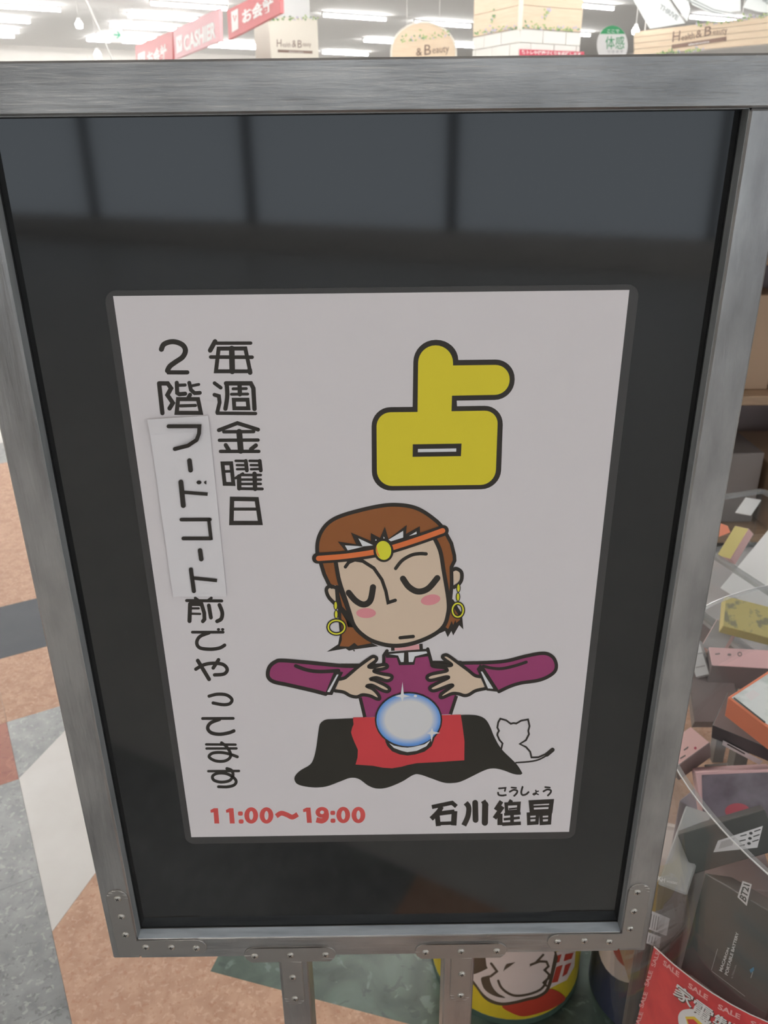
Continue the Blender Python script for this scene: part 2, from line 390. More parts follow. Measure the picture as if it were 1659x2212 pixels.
# ------------------------------------------------------------------ fluorescent ceiling lights (they light the shop)
def ceiling_light(c, L=1.23):
    o = thing('ceiling_light', Vector((c.x, c.y, CZ)), 'long white fluorescent tube light fixed under the shop ceiling', 'light', 'fluorescent lights under the ceiling')
    h = E2*(L/2+0.02)
    mesh_obj('housing', *obox((c.x, c.y, CZ-0.016), h, E1*0.04, Vector((0, 0, 0.0155)), 0.004), M['white'], o)
    V, F = tube([Vector((c.x, c.y, CZ-0.056))-E2*L/2, Vector((c.x, c.y, CZ-0.056))+E2*L/2], 0.018, 8)
    mesh_obj('tube', V, F, M['tube'], o)
    for s in (-1, 1):
        mesh_obj('lamp_holder', *obox(Vector((c.x, c.y, CZ-0.054))+E2*s*(L/2+0.008), E2*0.008, E1*0.016, Vector((0, 0, 0.021))), M['white'], o)
SEEN = [(0, 4, 80, 12), (-95, 33, 55, 37), (-110, 55, 33, 60), (-110, 67, 20, 71), (322, 1, 492, 9), (278, 26, 425, 36), (237, 49, 380, 57), (222, 71, 330, 77),
        (187, 80, 316, 86), (143, 104, 272, 109), (440, 92, 547, 99), (480, 88, 580, 93), (445, 116, 548, 120), (684, 24, 845, 36), (783, 82, 895, 87),
        (690, 107, 800, 114), (890, 42, 1022, 50), (935, 90, 1025, 95), (1195, 1, 1332, 10), (1170, 63, 1277, 70), (1480, 30, 1600, 38)]
for a in SEEN:
    A = at_z(a[0], a[1], CZ); B = at_z(a[2], a[3], CZ); C = (A+B)/2
    if GA0+0.3 < C.dot(E1) < GA1 and GB0+1 < C.dot(E2) < GB1-1: ceiling_light(C)
for i in range(7):                             # over the aisles ahead, out of view above the frame
    for k in range(8):
        C = G(-11.6+1.75*i, -7.0+2.2*k)
        if 3.0 < C.y < 11.2: ceiling_light(C)
for i in range(3):                             # fewer over the spot where the photographer stands
    for k in range(5):
        C = G(-0.8+3.4*i, -7.2+4.2*k)
        if C.y < 1.0: ceiling_light(C)

# ------------------------------------------------------------------ the sign stand
YF = -0.0105                                   # front face of the frame; the panel face is y = 0
XL, XR, ZB, ZT = -0.2252, 0.2211, H0-0.3327, H0+0.3261
IL, IR, IB, IT = -0.2021, 0.1980, H0-0.3100, H0+0.3011
YB = 0.019
sign = thing('sign_stand', (0, 0.004, 0), 'silver-painted wooden sign stand with a glossy black panel on two legs', 'sign')
mesh_obj('top_rail', *abox(XL, XR, YF, YB, IT, ZT, 0.0012), M['silver'], sign)
mesh_obj('bottom_rail', *abox(IL+0.0002, IR-0.0002, YF, YB, ZB, IB, 0.0008), M['silver'], sign)
mesh_obj('stile', *abox(XL, IL, YF, YB, ZB, IT-0.0002, 0.0012), M['silver_v'], sign)
mesh_obj('stile', *abox(IR, XR, YF, YB, ZB, IT-0.0002, 0.0012), M['silver_v'], sign)
mesh_obj('panel', *abox(IL, IR, 0.0, 0.006, IB, IT), M['panel'], sign)
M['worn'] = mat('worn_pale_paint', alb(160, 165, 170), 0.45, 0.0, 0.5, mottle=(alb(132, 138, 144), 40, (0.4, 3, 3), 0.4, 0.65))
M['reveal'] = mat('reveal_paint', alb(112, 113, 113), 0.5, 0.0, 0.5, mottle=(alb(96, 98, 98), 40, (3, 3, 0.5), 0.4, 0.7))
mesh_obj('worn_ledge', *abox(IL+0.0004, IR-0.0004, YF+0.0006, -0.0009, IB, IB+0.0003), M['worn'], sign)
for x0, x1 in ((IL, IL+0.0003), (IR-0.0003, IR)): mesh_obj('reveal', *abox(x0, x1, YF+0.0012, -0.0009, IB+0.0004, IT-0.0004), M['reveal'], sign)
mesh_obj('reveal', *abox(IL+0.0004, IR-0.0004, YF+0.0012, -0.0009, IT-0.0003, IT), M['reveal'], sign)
# thin bead that holds the panel on its sides and top
t = 0.0008
mesh_obj('panel_bead', *join(abox(IL, IL+t, -t, 0.0, IB, IT), abox(IR-t, IR, -t, 0.0, IB, IT), abox(IL+t, IR-t, -t, 0.0, IT-t, IT)), M['gap'], sign)

def flat_plate(pts, y, th, m, parent, name):
    V, F = prism([(x, y, z) for x, z in pts], Vector((0, -th, 0)))
    bm = bmesh.new(); vs = [bm.verts.new(v) for v in V]
    for f in F: bm.faces.new([vs[i] for i in f])
    bmesh.ops.dissolve_limit(bm, angle_limit=0.02, verts=bm.verts[:], edges=bm.edges[:])
    bmesh.ops.recalc_face_normals(bm, faces=bm.faces[:])
    ed = [e for e in bm.edges if abs(e.verts[0].co.y-(y-th)) < 1e-6 and abs(e.verts[1].co.y-(y-th)) < 1e-6]
    bmesh.ops.bevel(bm, geom=ed, offset=0.0004, segments=1, affect='EDGES')
    bm.verts.index_update(); V = [v.co.copy() for v in bm.verts]; F = [[v.index for v in f.verts] for f in bm.faces]; bm.free()
    return mesh_obj(name, V, F, m, parent)
def screw(px, py, y, parent):
    p = at_y(px, py, y); r = 0.0031
    prof = [(r, 0.0), (r*0.97, 0.0006), (r*0.75, 0.0011), (r*0.4, 0.00135), (0.0, 0.0014)]
    V, F = [], []; n = 14; a0 = random.random()*3
    for i in range(n):
        a = 2*math.pi*i/n; V += [(p.x+q*math.cos(a), y-d, p.z+q*math.sin(a)) for q, d in prof]
    for i in range(n):
        j = (i+1) % n; F += [[i*5+k, j*5+k, j*5+k+1, i*5+k+1] for k in range(4)]
    o = mesh_obj('screw', V, F, M['screw'], parent, smooth=True)
    if o.parent.parent is None: return
    V2, F2 = [], []
    for s in (0, math.pi/2):
        U = Vector((math.cos(a0+s), 0, math.sin(a0+s))); W = Vector((-math.sin(a0+s), 0, math.cos(a0+s)))
        v, f = obox((p.x, y-0.00105, p.z), U*0.0016, Vector((0, 0.0004, 0)), W*0.00034); q = len(V2); V2 += v; F2 += [[i+q for i in g] for g in f]
    n0 = len(o.data.vertices)
    # the driver recess is inked into the same screw mesh
    b = Vector(o['_o']); me = o.data; bm = bmesh.new(); bm.from_mesh(me); me.materials.append(M['recess'])
    vs = [bm.verts.new(Vector(v)-b) for v in V2]
    for f in F2: bm.faces.new([vs[i] for i in f]).material_index = 1
    bm.to_mesh(me); bm.free()
TP = 0.0012; YS = YF-TP
def arc(cx, cz, r, a0, a1, n=8): return [(cx+r*math.cos(R(a0+(a1-a0)*i/n)), cz+r*math.sin(R(a0+(a1-a0)*i/n))) for i in range(n+1)]
w2 = 0.0088
# left corner plate
xc = at_y(262, 1980, YS).x; zc = at_y(370, 2047, YS).z; zt = at_y(254, 1941, YS).z; xe = at_y(424, 2048, YS).x
xc = min(xc, IL-w2-0.0004); zc = min(zc, IB-w2-0.0003)
pl = flat_plate([(xc-w2, zc-w2)] + arc(xe, zc, w2, -90, 90) + [(xc+w2, zc+w2)] + arc(xc, zt, w2, 0, 180), YF, TP, M['plate'], sign, 'corner_plate')
for q in [(254, 1941), (262, 1980), (271, 2019), (315, 2046), (370, 2046), (424, 2048)]: screw(*q, YS, pl)
xc = at_y(1369, 1968, YS).x; zc = at_y(1262, 2033, YS).z; zt = at_y(1376, 1927, YS).z; xe = at_y(1205, 2034, YS).x
xc = max(xc, IR+w2+0.0004); zc = min(zc, IB-w2-0.0003)
pl = flat_plate([(xc+w2, zc-w2)] + arc(xc, zt, w2, 0, 180) + [(xc-w2, zc+w2)] + arc(xe, zc, w2, 90, 270), YF, TP, M['plate'], sign, 'corner_plate')
for q in [(1376, 1927), (1369, 1968), (1361, 2006), (1316, 2034), (1262, 2032), (1205, 2034)]: screw(*q, YS, pl)
# legs and the T plates that join them
LEGS = []
for (ql, qr, sc) in [((605, 2110), (667, 2110), [(550, 2065), (627, 2063), (703, 2062), (632, 2111), (637, 2157)]),
                     ((958, 2110), (1023, 2110), [(919, 2057), (996, 2055), (1073, 2054), (998, 2104), (995, 2150)])]:
    x0 = at_y(*ql, YF).x; x1 = at_y(*qr, YF).x
    mesh_obj('leg', *abox(x0, x1, YF, YB, 0.028, ZB-0.0002, 0.001), M['silver_v'], sign)
    LEGS.append((x0+x1)/2)
    a = at_y(*sc[0], YS); b = at_y(*sc[2], YS); m_ = at_y(*sc[1], YS); e = at_y(*sc[4], YS); zc = m_.z; xm = (m_.x+e.x)/2
    pl = flat_plate(arc(b.x, zc, w2, 0, 90) + arc(a.x, zc, w2, 90, 180) + [(a.x-w2*.8, zc-w2*.6), (a.x-w2*.4, zc-w2)] + [(xm-w2, zc-w2)] + arc(xm, e.z, w2, 180, 360) + [(xm+w2, zc-w2), (b.x+w2*.4, zc-w2), (b.x+w2*.8, zc-w2*.6)], YF, TP, M['plate'], sign, 'tee_plate')
    for q in sc: screw(*q, YS, pl)
for x in LEGS: mesh_obj('foot', *abox(x-0.016, x+0.016, -0.20, 0.20, 0.0, 0.028, 0.002), M['silver'], sign)

# ------------------------------------------------------------------ the laminated poster
PW, PH = 0.297, 0.297*1.4015
poster = thing('poster', (0, -0.0004, H0-0.216), 'laminated white fortune-teller poster with yellow and black lettering stuck on the black panel', 'poster')
fr = rpoly([(-0.1535, H0+0.2113, 0.007), (0.1542, H0+0.2113, 0.007), (0.1535, H0-0.2155, 0.007), (-0.1535, H0-0.2155, 0.007)], 5)
mesh_obj('laminate_film', *prism([(x, -0.0001, z) for x, z in fr], Vector((0, -0.0004, 0))), M['film'], poster)
mesh_obj('paper', *abox(-PW/2, PW/2, -0.00075, -0.0005, H0-PH/2, H0+PH/2), M['paper'], poster)
YP = -0.00075; LH = 0.00006
def on_poster(px, py, h): return at_y(px, py, YP-(h+1)*LH)
ink = M['ink']; Art.K = 1.13
# --- weekday column
a = Art().crop(300, 700, 4.2533)
S = lambda p, w_, sm=False: a.stroke(p, w_, ink, 0, sm)
def rect(p, w_): a.stroke(p, w_, ink, 0, closed=True)
S([(700, 160), (655, 242)], 38); S([(715, 176), (1027, 175)], 28); rect([(733, 226), (978, 224), (1022, 434), (708, 434)], 33); S([(853, 225), (858, 435)], 46); S([(660, 303), (1040, 305)], 30); S([(1018, 420), (1022, 446)], 38)
S([(695, 543), (752, 585)], 30); S([(695, 650), (735, 662), (742, 720), (720, 812)], 32); S([(720, 819), (1072, 822)], 28); S([(806, 545), (812, 660), (795, 778)], 36, True); S([(800, 545), (1028, 545), (1052, 590), (1062, 780)], 36)
S([(865, 595), (987, 593)], 24); S([(850, 645), (1000, 643)], 24); S([(925, 570), (928, 645)], 36); rect([(872, 696), (998, 695), (1006, 774), (877, 774)], 32)
S([(735, 975), (905, 910), (1095, 970)], 32); S([(780, 990), (1055, 988)], 28); S([(922, 990), (936, 1165)], 48); S([(740, 1068), (1095, 1066)], 28); S([(798, 1112), (826, 1158)], 34); S([(1075, 1115), (1030, 1150)], 34); S([(750, 1170), (1102, 1170)], 28)
rect([(768, 1280), (848, 1279), (868, 1470), (788, 1468)], 32); S([(785, 1354), (855, 1352)], 22)
for dx in (0, 128): S([(890+dx, 1257), (985+dx, 1258)], 22); S([(900+dx, 1296), (985+dx, 1297)], 20); S([(902+dx, 1334), (988+dx, 1332)], 20); S([(982+dx, 1258), (992+dx, 1345)], 32)
S([(920, 1400), (922, 1510)], 36); S([(955, 1375), (890, 1415)], 24); S([(1062, 1375), (1068, 1515)], 36)
for y in (1387, 1429, 1469): S([(940, y), (1120, y)], 21)
S([(920, 1512), (1134, 1515)], 24)
rect([(856, 1606), (1082, 1609), (1116, 1828), (850, 1828)], 36); S([(860, 1700), (1090, 1700)], 25)
a.build('weekday_lettering', on_poster, poster, 'black rounded lettering 毎週金曜日')
# --- place column printed on the poster
a = Art().crop(300, 700, 4.2533)
S([(207, 232), (228, 188), (285, 164), (345, 166), (405, 195), (428, 245), (402, 303), (335, 350), (285, 388), (263, 428)], 42, True); S([(262, 425), (272, 444), (445, 444)], 34)
S([(186, 545), (216, 818)], 36); S([(190, 545), (265, 546), (296, 590), (262, 652), (312, 725), (282, 775)], 36)
S([(348, 540), (352, 632), (372, 645), (425, 640)], 34); S([(352, 563), (425, 560)], 26); S([(463, 540), (478, 605), (512, 635), (560, 632)], 32); S([(482, 568), (550, 555)], 24)
S([(470, 650), (452, 684)], 34); rect([(360, 690), (543, 690), (570, 816), (347, 816)], 34); S([(382, 752), (520, 748)], 26)
a.build('floor_lettering', on_poster, poster, 'black rounded lettering 2階')
a = Art().crop(300, 1180, 4.0233)
S([(490, 450), (515, 468)], 22); S([(630, 450), (602, 470)], 22); S([(415, 472), (720, 475)], 24); S([(445, 502), (440, 650)], 32); S([(445, 502), (545, 504), (568, 580), (570, 635), (556, 652)], 30); S([(460, 540), (520, 540)], 18); S([(460, 586), (532, 588)], 18); S([(608, 515), (626, 620)], 30); S([(700, 510), (724, 575), (716, 630), (680, 652)], 30, True)
S([(465, 747), (732, 747)], 22); a.fill(ell(692, 723, 14, 12), ink, 0); a.fill(ell(728, 723, 14, 12), ink, 0); S([(610, 752), (530, 785), (503, 838), (530, 883), (620, 895), (700, 885), (745, 860)], 27, True)
S([(495, 1068), (560, 1032), (640, 1017), (730, 1027), (768, 1070), (740, 1110), (658, 1118)], 27, True); S([(512, 994), (610, 1156)], 30); S([(692, 987), (646, 1058)], 28)
S([(610, 1303), (680, 1286), (760, 1292), (808, 1330), (790, 1368), (730, 1377), (645, 1362)], 25, True)
S([(553, 1497), (820, 1496)], 22); S([(700, 1505), (625, 1535), (598, 1580), (628, 1620), (700, 1634), (780, 1622), (825, 1605)], 27, True)
S([(585, 1722), (840, 1724)], 19); S([(588, 1758), (848, 1757)], 19); S([(718, 1708), (762, 1742), (796, 1800), (788, 1842), (738, 1868), (662, 1864), (610, 1830), (642, 1798), (722, 1793), (800, 1810), (856, 1830)], 23, True)
S([(603, 1955), (870, 1953)], 19); S([(765, 1932), (805, 1948), (818, 1990), (790, 2035), (720, 2050), (655, 2035), (640, 2000), (680, 1974), (750, 1974), (810, 2000), (845, 2040), (828, 2075), (770, 2091), (692, 2090)], 23, True)
a.build('notice_lettering', on_poster, poster, 'black rounded lettering 前でやってます')
# --- headline character
a = Art().crop(780, 700, 4.6083)
a.fill(rpoly([(513, 825, 0), (524, 157, 218), (965, 157, 215), (968, 358, 0), (1532, 351, 195), (1526, 752, 195), (952, 763, 0), (955, 818, 0), (1417, 811, 190), (1388, 1642, 190), (108, 1661, 195), (104, 828, 190)]), ink, 0)
a.fill(rpoly([(562, 875, 0), (570, 212, 172), (915, 212, 172), (915, 412, 0), (1481, 405, 145), (1477, 702, 145), (905, 713, 0), (900, 868, 0), (1364, 860, 135), (1337, 1600, 150), (158, 1614, 155), (153, 880, 140)]), M['yellow'], 1)
a.fill([(515, 1197), (1000, 1190), (994, 1315), (513, 1322)], ink, 2).fill([(566, 1244), (948, 1238), (946, 1270), (565, 1276)], M['print_white'], 3)
a.build('headline_lettering', on_poster, poster, 'large yellow character 占 outlined in black')
# --- hours
a = Art().crop(430, 1720, 4.3658); rd = M['timered']
for dx, dy in ((0, 0), (146, 0), (873, -6)): a.fill([(107+dx, 130+dy), (140+dx, 113+dy), (178+dx, 113+dy), (191+dx, 257+dy), (145+dx, 257+dy), (137+dx, 152+dy), (110+dx, 156+dy)], rd, 0)
for x, y in ((390, 163), (397, 238), (1261, 157), (1263, 231)): a.fill(rpoly([(x-23, y-20, 14), (x+23, y-20, 14), (x+23, y+20, 14), (x-23, y+20, 14)], 4), rd, 0)
for x, y in ((492, 181), (636, 181), (1360, 177), (1503, 177)): a.donut((x, y), (65, 77), (19, 42), rd, 0)
a.stroke([(728, 188), (775, 160), (830, 176), (880, 197), (930, 170)], 40, rd, 0, True, cap=False)
a.donut((1160, 152), (62, 51), (19, 17), rd, 0); a.stroke([(1200, 158), (1196, 205), (1160, 232), (1106, 222)], 44, rd, 0, True, cap=False)
a.build('hours_lettering', on_poster, poster, 'red numerals 11:00～19:00')
# --- name and its reading
a = Art().crop(900, 1690, 5.0273)
def B(p, w_, sm=False): a.stroke(p, w_, ink, 0, sm, cap=False)
B([(165, 268), (385, 222), (432, 262)], 40); B([(272, 262), (235, 320), (158, 398)], 46, True); B([(215, 342), (412, 318)], 42); B([(222, 345), (236, 475)], 48); B([(412, 312), (402, 468)], 54); B([(235, 448), (425, 440)], 34)
B([(532, 222), (566, 272), (556, 370), (512, 468)], 50, True); S([(636, 222), (640, 408)], 56); B([(722, 200), (760, 262)], 48); S([(745, 240), (741, 438)], 60)
B([(922, 205), (858, 300)], 42); B([(935, 262), (845, 392)], 42); B([(905, 340), (905, 465)], 50); B([(1030, 192), (1005, 232)], 36); a.stroke([(972, 236), (1112, 228), (1106, 312), (978, 322)], 34, ink, 0, closed=True); B([(1000, 290), (1090, 280)], 15)
B([(950, 348), (1130, 336)], 27); B([(945, 402), (1120, 384)], 25); B([(928, 455), (1132, 444)], 34); B([(1036, 320), (1036, 450)], 36)
a.stroke([(1242, 218), (1466, 206), (1452, 312), (1252, 322)], 44, ink, 0, closed=True); B([(1260, 264), (1450, 256)], 20)
for x in (1214, 1350): a.stroke([(x, 346), (x+100, 340), (x+92, 440), (x+4, 446)], 34, ink, 0, closed=True); B([(x+4, 393), (x+96, 388)], 18)
a.build('name_lettering', on_poster, poster, 'heavy black brush lettering of a name')
a = Art().crop(900, 1690, 5.0273)
S([(895, 66), (965, 60), (958, 92)], 18); S([(884, 112), (892, 136), (930, 143), (968, 138)], 18, True)
for dx, dy in ((0, 0), (366, -4)): S([(1030+dx, 56+dy), (1080+dx, 61+dy)], 16); S([(1012+dx, 102+dy), (1052+dx, 82+dy), (1090+dx, 90+dy), (1088+dx, 116+dy), (1060+dx, 146+dy)], 18, True)
S([(1150, 50), (1136, 108), (1150, 137), (1188, 130), (1215, 106)], 18, True); S([(1294, 86), (1298, 120)], 13); S([(1298, 102), (1322, 96)], 12); S([(1298, 120), (1277, 136), (1264, 127), (1288, 118), (1322, 133)], 12, True)
a.build('reading_lettering', on_poster, poster, 'small black reading こうしょう')

# --- the drawing: head
HC = (660, 1070, 4.6083)
a = Art().crop(*HC)
# hair behind
a.fill([(296, 900), (350, 870), (490, 1310), (425, 1325), (345, 1160)], ink, 0)
a.fill([(1280, 430), (1350, 520), (1390, 740), (1448, 1060), (1415, 1060), (1350, 740), (1320, 600)], ink, 0)
a.fill([(330, 890), (350, 1100), (470, 1290), (660, 1470), (725, 1502), (500, 1532), (432, 1547), (400, 1525), (210, 1558), (325, 1482), (342, 1385), (322, 1200), (318, 915)], ink, 0)
a.fill([(355, 1165), (362, 1440), (340, 1502), (432, 1507), (486, 1468), (520, 1497), (655, 1472), (480, 1315), (422, 1312), (400, 1240)], M['brown'], 1)
a.fill([(326, 940), (345, 985), (408, 1150), (365, 1105)], M['brown'], 1)
a.fill([(1420, 1035), (1470, 1035), (1558, 1180), (1571, 1335), (1530, 1292), (1470, 1396), (1452, 1350), (1416, 1412), (1388, 1350), (1340, 1372), (1285, 1395), (1395, 1270)], ink, 0)
a.fill([(1448, 1110), (1472, 1112), (1530, 1205), (1538, 1240), (1500, 1270), (1492, 1240), (1470, 1290), (1455, 1250), (1420, 1330), (1385, 1305), (1428, 1225)], M['brown'], 1)
a.fill([(480, 1535), (494, 1545), (486, 1555), (472, 1545)], ink, 0)
a.fill(catmull([(118, 590), (118, 480), (152, 370), (230, 272), (360, 202), (600, 135), (800, 98), (950, 97), (1080, 120), (1190, 172), (1310, 262), (1370, 330)]) + [(1370, 330), (1130, 440), (880, 520), (690, 560), (400, 605), (118, 600)], M['brown'], 1)
a.stroke([(118, 600), (118, 480), (152, 370), (230, 272), (360, 202), (600, 135), (800, 98), (950, 97), (1080, 120), (1190, 172), (1310, 262), (1370, 330)], 34, ink, 2, True)
a.fill([(150, 670), (300, 660), (345, 900), (250, 890), (195, 780)], M['brown'], 1)
a.stroke([(150, 670), (185, 785), (235, 890), (262, 912)], 34, ink, 2)
a.fill([(1290, 428), (1400, 380), (1450, 480), (1482, 620), (1448, 720), (1448, 900), (1432, 960), (1372, 680), (1338, 540)], M['brown'], 1)
a.stroke([(1398, 378), (1452, 478), (1482, 600), (1484, 650), (1452, 715), (1455, 900), (1440, 1060)], 32, ink, 2)
a.build('hair_print', on_poster, poster, 'printed short brown hair')
a = Art().crop(*HC); sk = M['skin']
a.fill([(225, 925), (290, 930), (305, 1050), (262, 1035), (228, 980)], sk, 2).stroke([(300, 918), (240, 905), (207, 940), (232, 1015), (300, 1085)], 32, ink, 3, True)
a.fill([(1470, 760), (1510, 742), (1540, 780), (1530, 850), (1480, 895)], sk, 2).stroke([(1460, 745), (1500, 730), (1550, 762), (1555, 830), (1530, 880), (1478, 915)], 32, ink, 3, True)
a.stroke([(312, 915), (325, 1110)], 36, ink, 3)
jaw = [(300, 660), (335, 850), (395, 1030), (440, 1170), (482, 1292), (560, 1382), (680, 1455), (860, 1497), (1050, 1478), (1250, 1402), (1372, 1308), (1418, 1180), (1422, 1040), (1375, 750), (1342, 560), (1285, 430)]
a.fill(catmull(jaw) + [(880, 540), (690, 580)], sk, 4)
a.stroke(jaw, 36, ink, 5, True)
a.stroke([(397, 712), (430, 667), (490, 642), (570, 655), (680, 725), (760, 840), (800, 955), (822, 1068), (893, 1045)], 30, ink, 5)
a.stroke([(897, 728), (960, 650), (1050, 597), (1130, 581), (1200, 583)], 30, ink, 5, True)
a.stroke([(430, 970), (500, 1050), (580, 1087), (645, 1045), (672, 915)], 54, ink, 5, True).stroke([(970, 830), (1030, 912), (1120, 958), (1220, 928), (1312, 824)], 54, ink, 5, True)
a.fill(ell(603, 1172, 98, 50), M['blush'], 5).fill(ell(1245, 1040, 98, 52, -10), M['blush'], 5)
a.stroke([(942, 1418), (1072, 1405)], 30, ink, 5)
a.build('face_print', on_poster, poster, 'printed calm face with closed eyes and pink cheeks')
a = Art().crop(*HC)
a.fill([(410, 570), (322, 460), (505, 488), (452, 370), (650, 455), (650, 375), (742, 425), (790, 312), (825, 435), (1008, 295), (1000, 385), (1138, 308), (1142, 410), (880, 520), (690, 560)], ink, 6)
for p in ([(392, 498), (520, 505), (572, 512), (420, 548)], [(526, 428), (568, 508), (675, 498)], [(698, 434), (710, 447), (694, 453)], [(776, 410), (790, 426), (776, 432)], [(825, 442), (972, 353), (972, 420), (850, 458)], [(1030, 405), (1105, 360), (1106, 385)]): a.fill(p, M['print_white'], 7)
cl = [(118, 626), (400, 606), (690, 564), (880, 516), (1130, 436), (1372, 350)]
a.stroke(cl, 96, ink, 8, True).stroke([(130, 628)] + cl[1:-1] + [(1365, 352)], 46, M['orange'], 9, True)
a.fill(ell(776, 552, 100, 113, -8), ink, 10).fill(ell(776, 548, 77, 95, -8), M['gem'], 11).fill([(706, 500), (716, 560), (745, 622), (712, 590), (700, 540)], M['orange'], 12)
a.build('headband_print', on_poster, poster, 'printed orange headband with a yellow jewel')
for (b1, b2, rc, rr) in (((300, 1097), (305, 1185), (308, 1312), (82, 68)), ((1522, 922), (1518, 1012), (1516, 1143), (54, 68))):
    a = Art().crop(*HC)
    for b in (b1, b2): a.fill(ell(*b, 22, 46), ink, 5).fill(ell(*b, 13, 37), M['gem'], 6)
    a.ring(rc, *rr, 34, ink, 5).ring(rc, *rr, 13, M['gem'], 6)
    a.build('earring_print', on_poster, poster)
# --- the drawing: robe, sleeves, hands
C1, C2 = (560, 1380, 4.8794), (880, 1380, 4.8794)
a = Art(); rb = M['robe']
a.fill([(829, 1412), (829, 1436), (770, 1438), (778, 1507), (790, 1549), (972, 1543), (986, 1503), (1000, 1430), (932, 1430), (924, 1402)], rb, 0)
a.stroke([(778, 1507), (788, 1549)], 6.5, ink, 1, cap=False).stroke([(986, 1503), (973, 1543)], 6.5, ink, 1, cap=False)
a.stroke([(738, 1437), (829, 1437), (829, 1416), (836, 1406)], 6.5, ink, 1).stroke([(924, 1402), (932, 1431), (995, 1431)], 6.5, ink, 1)
a.fill([(832, 1409), (926, 1401), (931, 1417), (898, 1421), (895, 1436), (862, 1437), (857, 1421), (834, 1421)], ink, 2)
a.fill([(840, 1413), (873, 1410), (872, 1430), (866, 1430), (860, 1416)], M['print_white'], 3).fill([(882, 1409), (921, 1407), (923, 1411), (896, 1418), (892, 1430), (883, 1430)], M['print_white'], 3)
a.crop(*HC).fill([(880, 1500), (1140, 1484), (1142, 1537), (885, 1546)], M['neck'], 2).stroke([(868, 1500), (870, 1548)], 30, ink, 3, cap=False).stroke([(1148, 1478), (1152, 1535)], 30, ink, 3, cap=False)
a.build('robe_print', on_poster, poster, 'printed purple robe with white collar')
a = Art().crop(*C1)
arm = [(90, 360), (112, 290), (170, 242), (240, 228), (500, 248), (870, 284), (1080, 285), (900, 412), (830, 400), (740, 590), (690, 578), (550, 542), (300, 485), (160, 455), (102, 415)]
a.fill(catmull(arm[:5])[:-1] + arm[4:13] + catmull(arm[12:] + [arm[0]])[1:], rb, 3)
a.stroke([(1060, 286), (870, 284), (500, 248), (240, 228), (170, 242), (112, 290), (90, 360), (102, 415), (160, 455), (300, 485), (550, 542), (700, 582)], 36, ink, 4, True)
a.stroke([(385, 285), (500, 327), (640, 345), (835, 335)], 34, ink, 4, True, cap=True)
a.fill([(795, 330), (885, 352), (770, 592), (690, 590)], ink, 5).fill([(818, 376), (836, 376), (742, 562), (716, 558)], M['print_white'], 6)
a.build('sleeve_print', on_poster, poster, 'printed purple sleeve')
a = Art().crop(*C2)
arm = [(590, 268), (850, 250), (1050, 232), (1250, 182), (1430, 152), (1525, 185), (1568, 262), (1556, 340), (1480, 400), (1370, 440), (1200, 465), (1080, 502), (965, 556), (930, 545), (740, 390), (700, 385)]
a.fill(arm[:1] + catmull(arm[1:13]) + arm[13:], rb, 3)
a.stroke([(540, 256)] + arm[1:13], 32, ink, 4, True)
a.stroke([(800, 288), (900, 310), (1000, 313), (1130, 285), (1253, 245)], 28, ink, 4, True)
a.fill([(730, 318), (765, 270), (800, 290), (955, 530), (968, 560), (835, 545)], ink, 5).fill([(774, 345), (790, 345), (905, 526), (850, 522)], M['print_white'], 6)
a.build('sleeve_print', on_poster, poster, 'printed purple sleeve')
a = Art().crop(*C1)
hand = [(800, 548), (890, 562), (960, 600), (1030, 612), (1090, 590), (1170, 602), (1235, 632), (1268, 632), (1255, 588), (1200, 530), (1135, 500), (1190, 490), (1290, 540), (1350, 556), (1374, 530), (1330, 490), (1225, 440), (1175, 424), (1240, 410), (1340, 442), (1392, 424), (1390, 388), (1300, 370), (1215, 346), (1225, 330), (1300, 318), (1348, 298), (1335, 272), (1270, 278), (1200, 300), (1155, 290), (1225, 235), (1236, 202), (1200, 186), (1150, 215), (1050, 288), (940, 382), (900, 412), (848, 425)]
a.fill(catmull(hand)+[hand[0]], sk, 5).stroke(hand, 31, ink, 6, True)
a.build('hand_print', on_poster, poster, 'printed hand with spread fingers')
a = Art().crop(*C2)
hand = [(820, 525), (720, 547), (650, 588), (600, 598), (540, 580), (470, 578), (375, 618), (346, 612), (362, 578), (440, 522), (478, 492), (440, 492), (305, 543), (252, 543), (242, 510), (330, 460), (430, 412), (400, 402), (262, 436), (216, 428), (212, 396), (262, 370), (400, 342), (418, 326), (390, 306), (275, 290), (265, 268), (330, 268), (430, 284), (465, 270), (400, 222), (370, 192), (388, 172), (432, 178), (540, 256), (640, 330), (710, 385), (765, 398)]
a.fill(catmull(hand)+[hand[0]], sk, 5).stroke(hand, 31, ink, 6, True)
a.build('hand_print', on_poster, poster, 'printed hand with spread fingers')
# --- table, ball, cat
q1 = lambda L_: [(560+x/4.8794, 1380+y/4.8794) for x, y in L_]
q2 = lambda L_: [(880+x/4.8794, 1380+y/4.8794) for x, y in L_]
a = Art()
a.fill(q1([(990, 838), (720, 848)]) + catmull(q1([(690, 855), (650, 885), (630, 935), (600, 1150), (570, 1270), (530, 1330), (430, 1390), (376, 1450), (376, 1500), (420, 1540), (550, 1565), (700, 1558), (850, 1505), (960, 1466), (1050, 1478), (1150, 1548), (1240, 1578), (1350, 1568), (1500, 1508)]) + q2([(60, 1436), (130, 1430), (250, 1470), (380, 1515), (480, 1520), (580, 1498), (800, 1392), (900, 1366), (1000, 1382), (1120, 1425), (1195, 1432)])) + catmull(q2([(1213, 1418), (1150, 1320), (1000, 1170), (920, 1040), (870, 920), (820, 845), (740, 808), (640, 800), (565, 802)])), M['cloth'], 3)
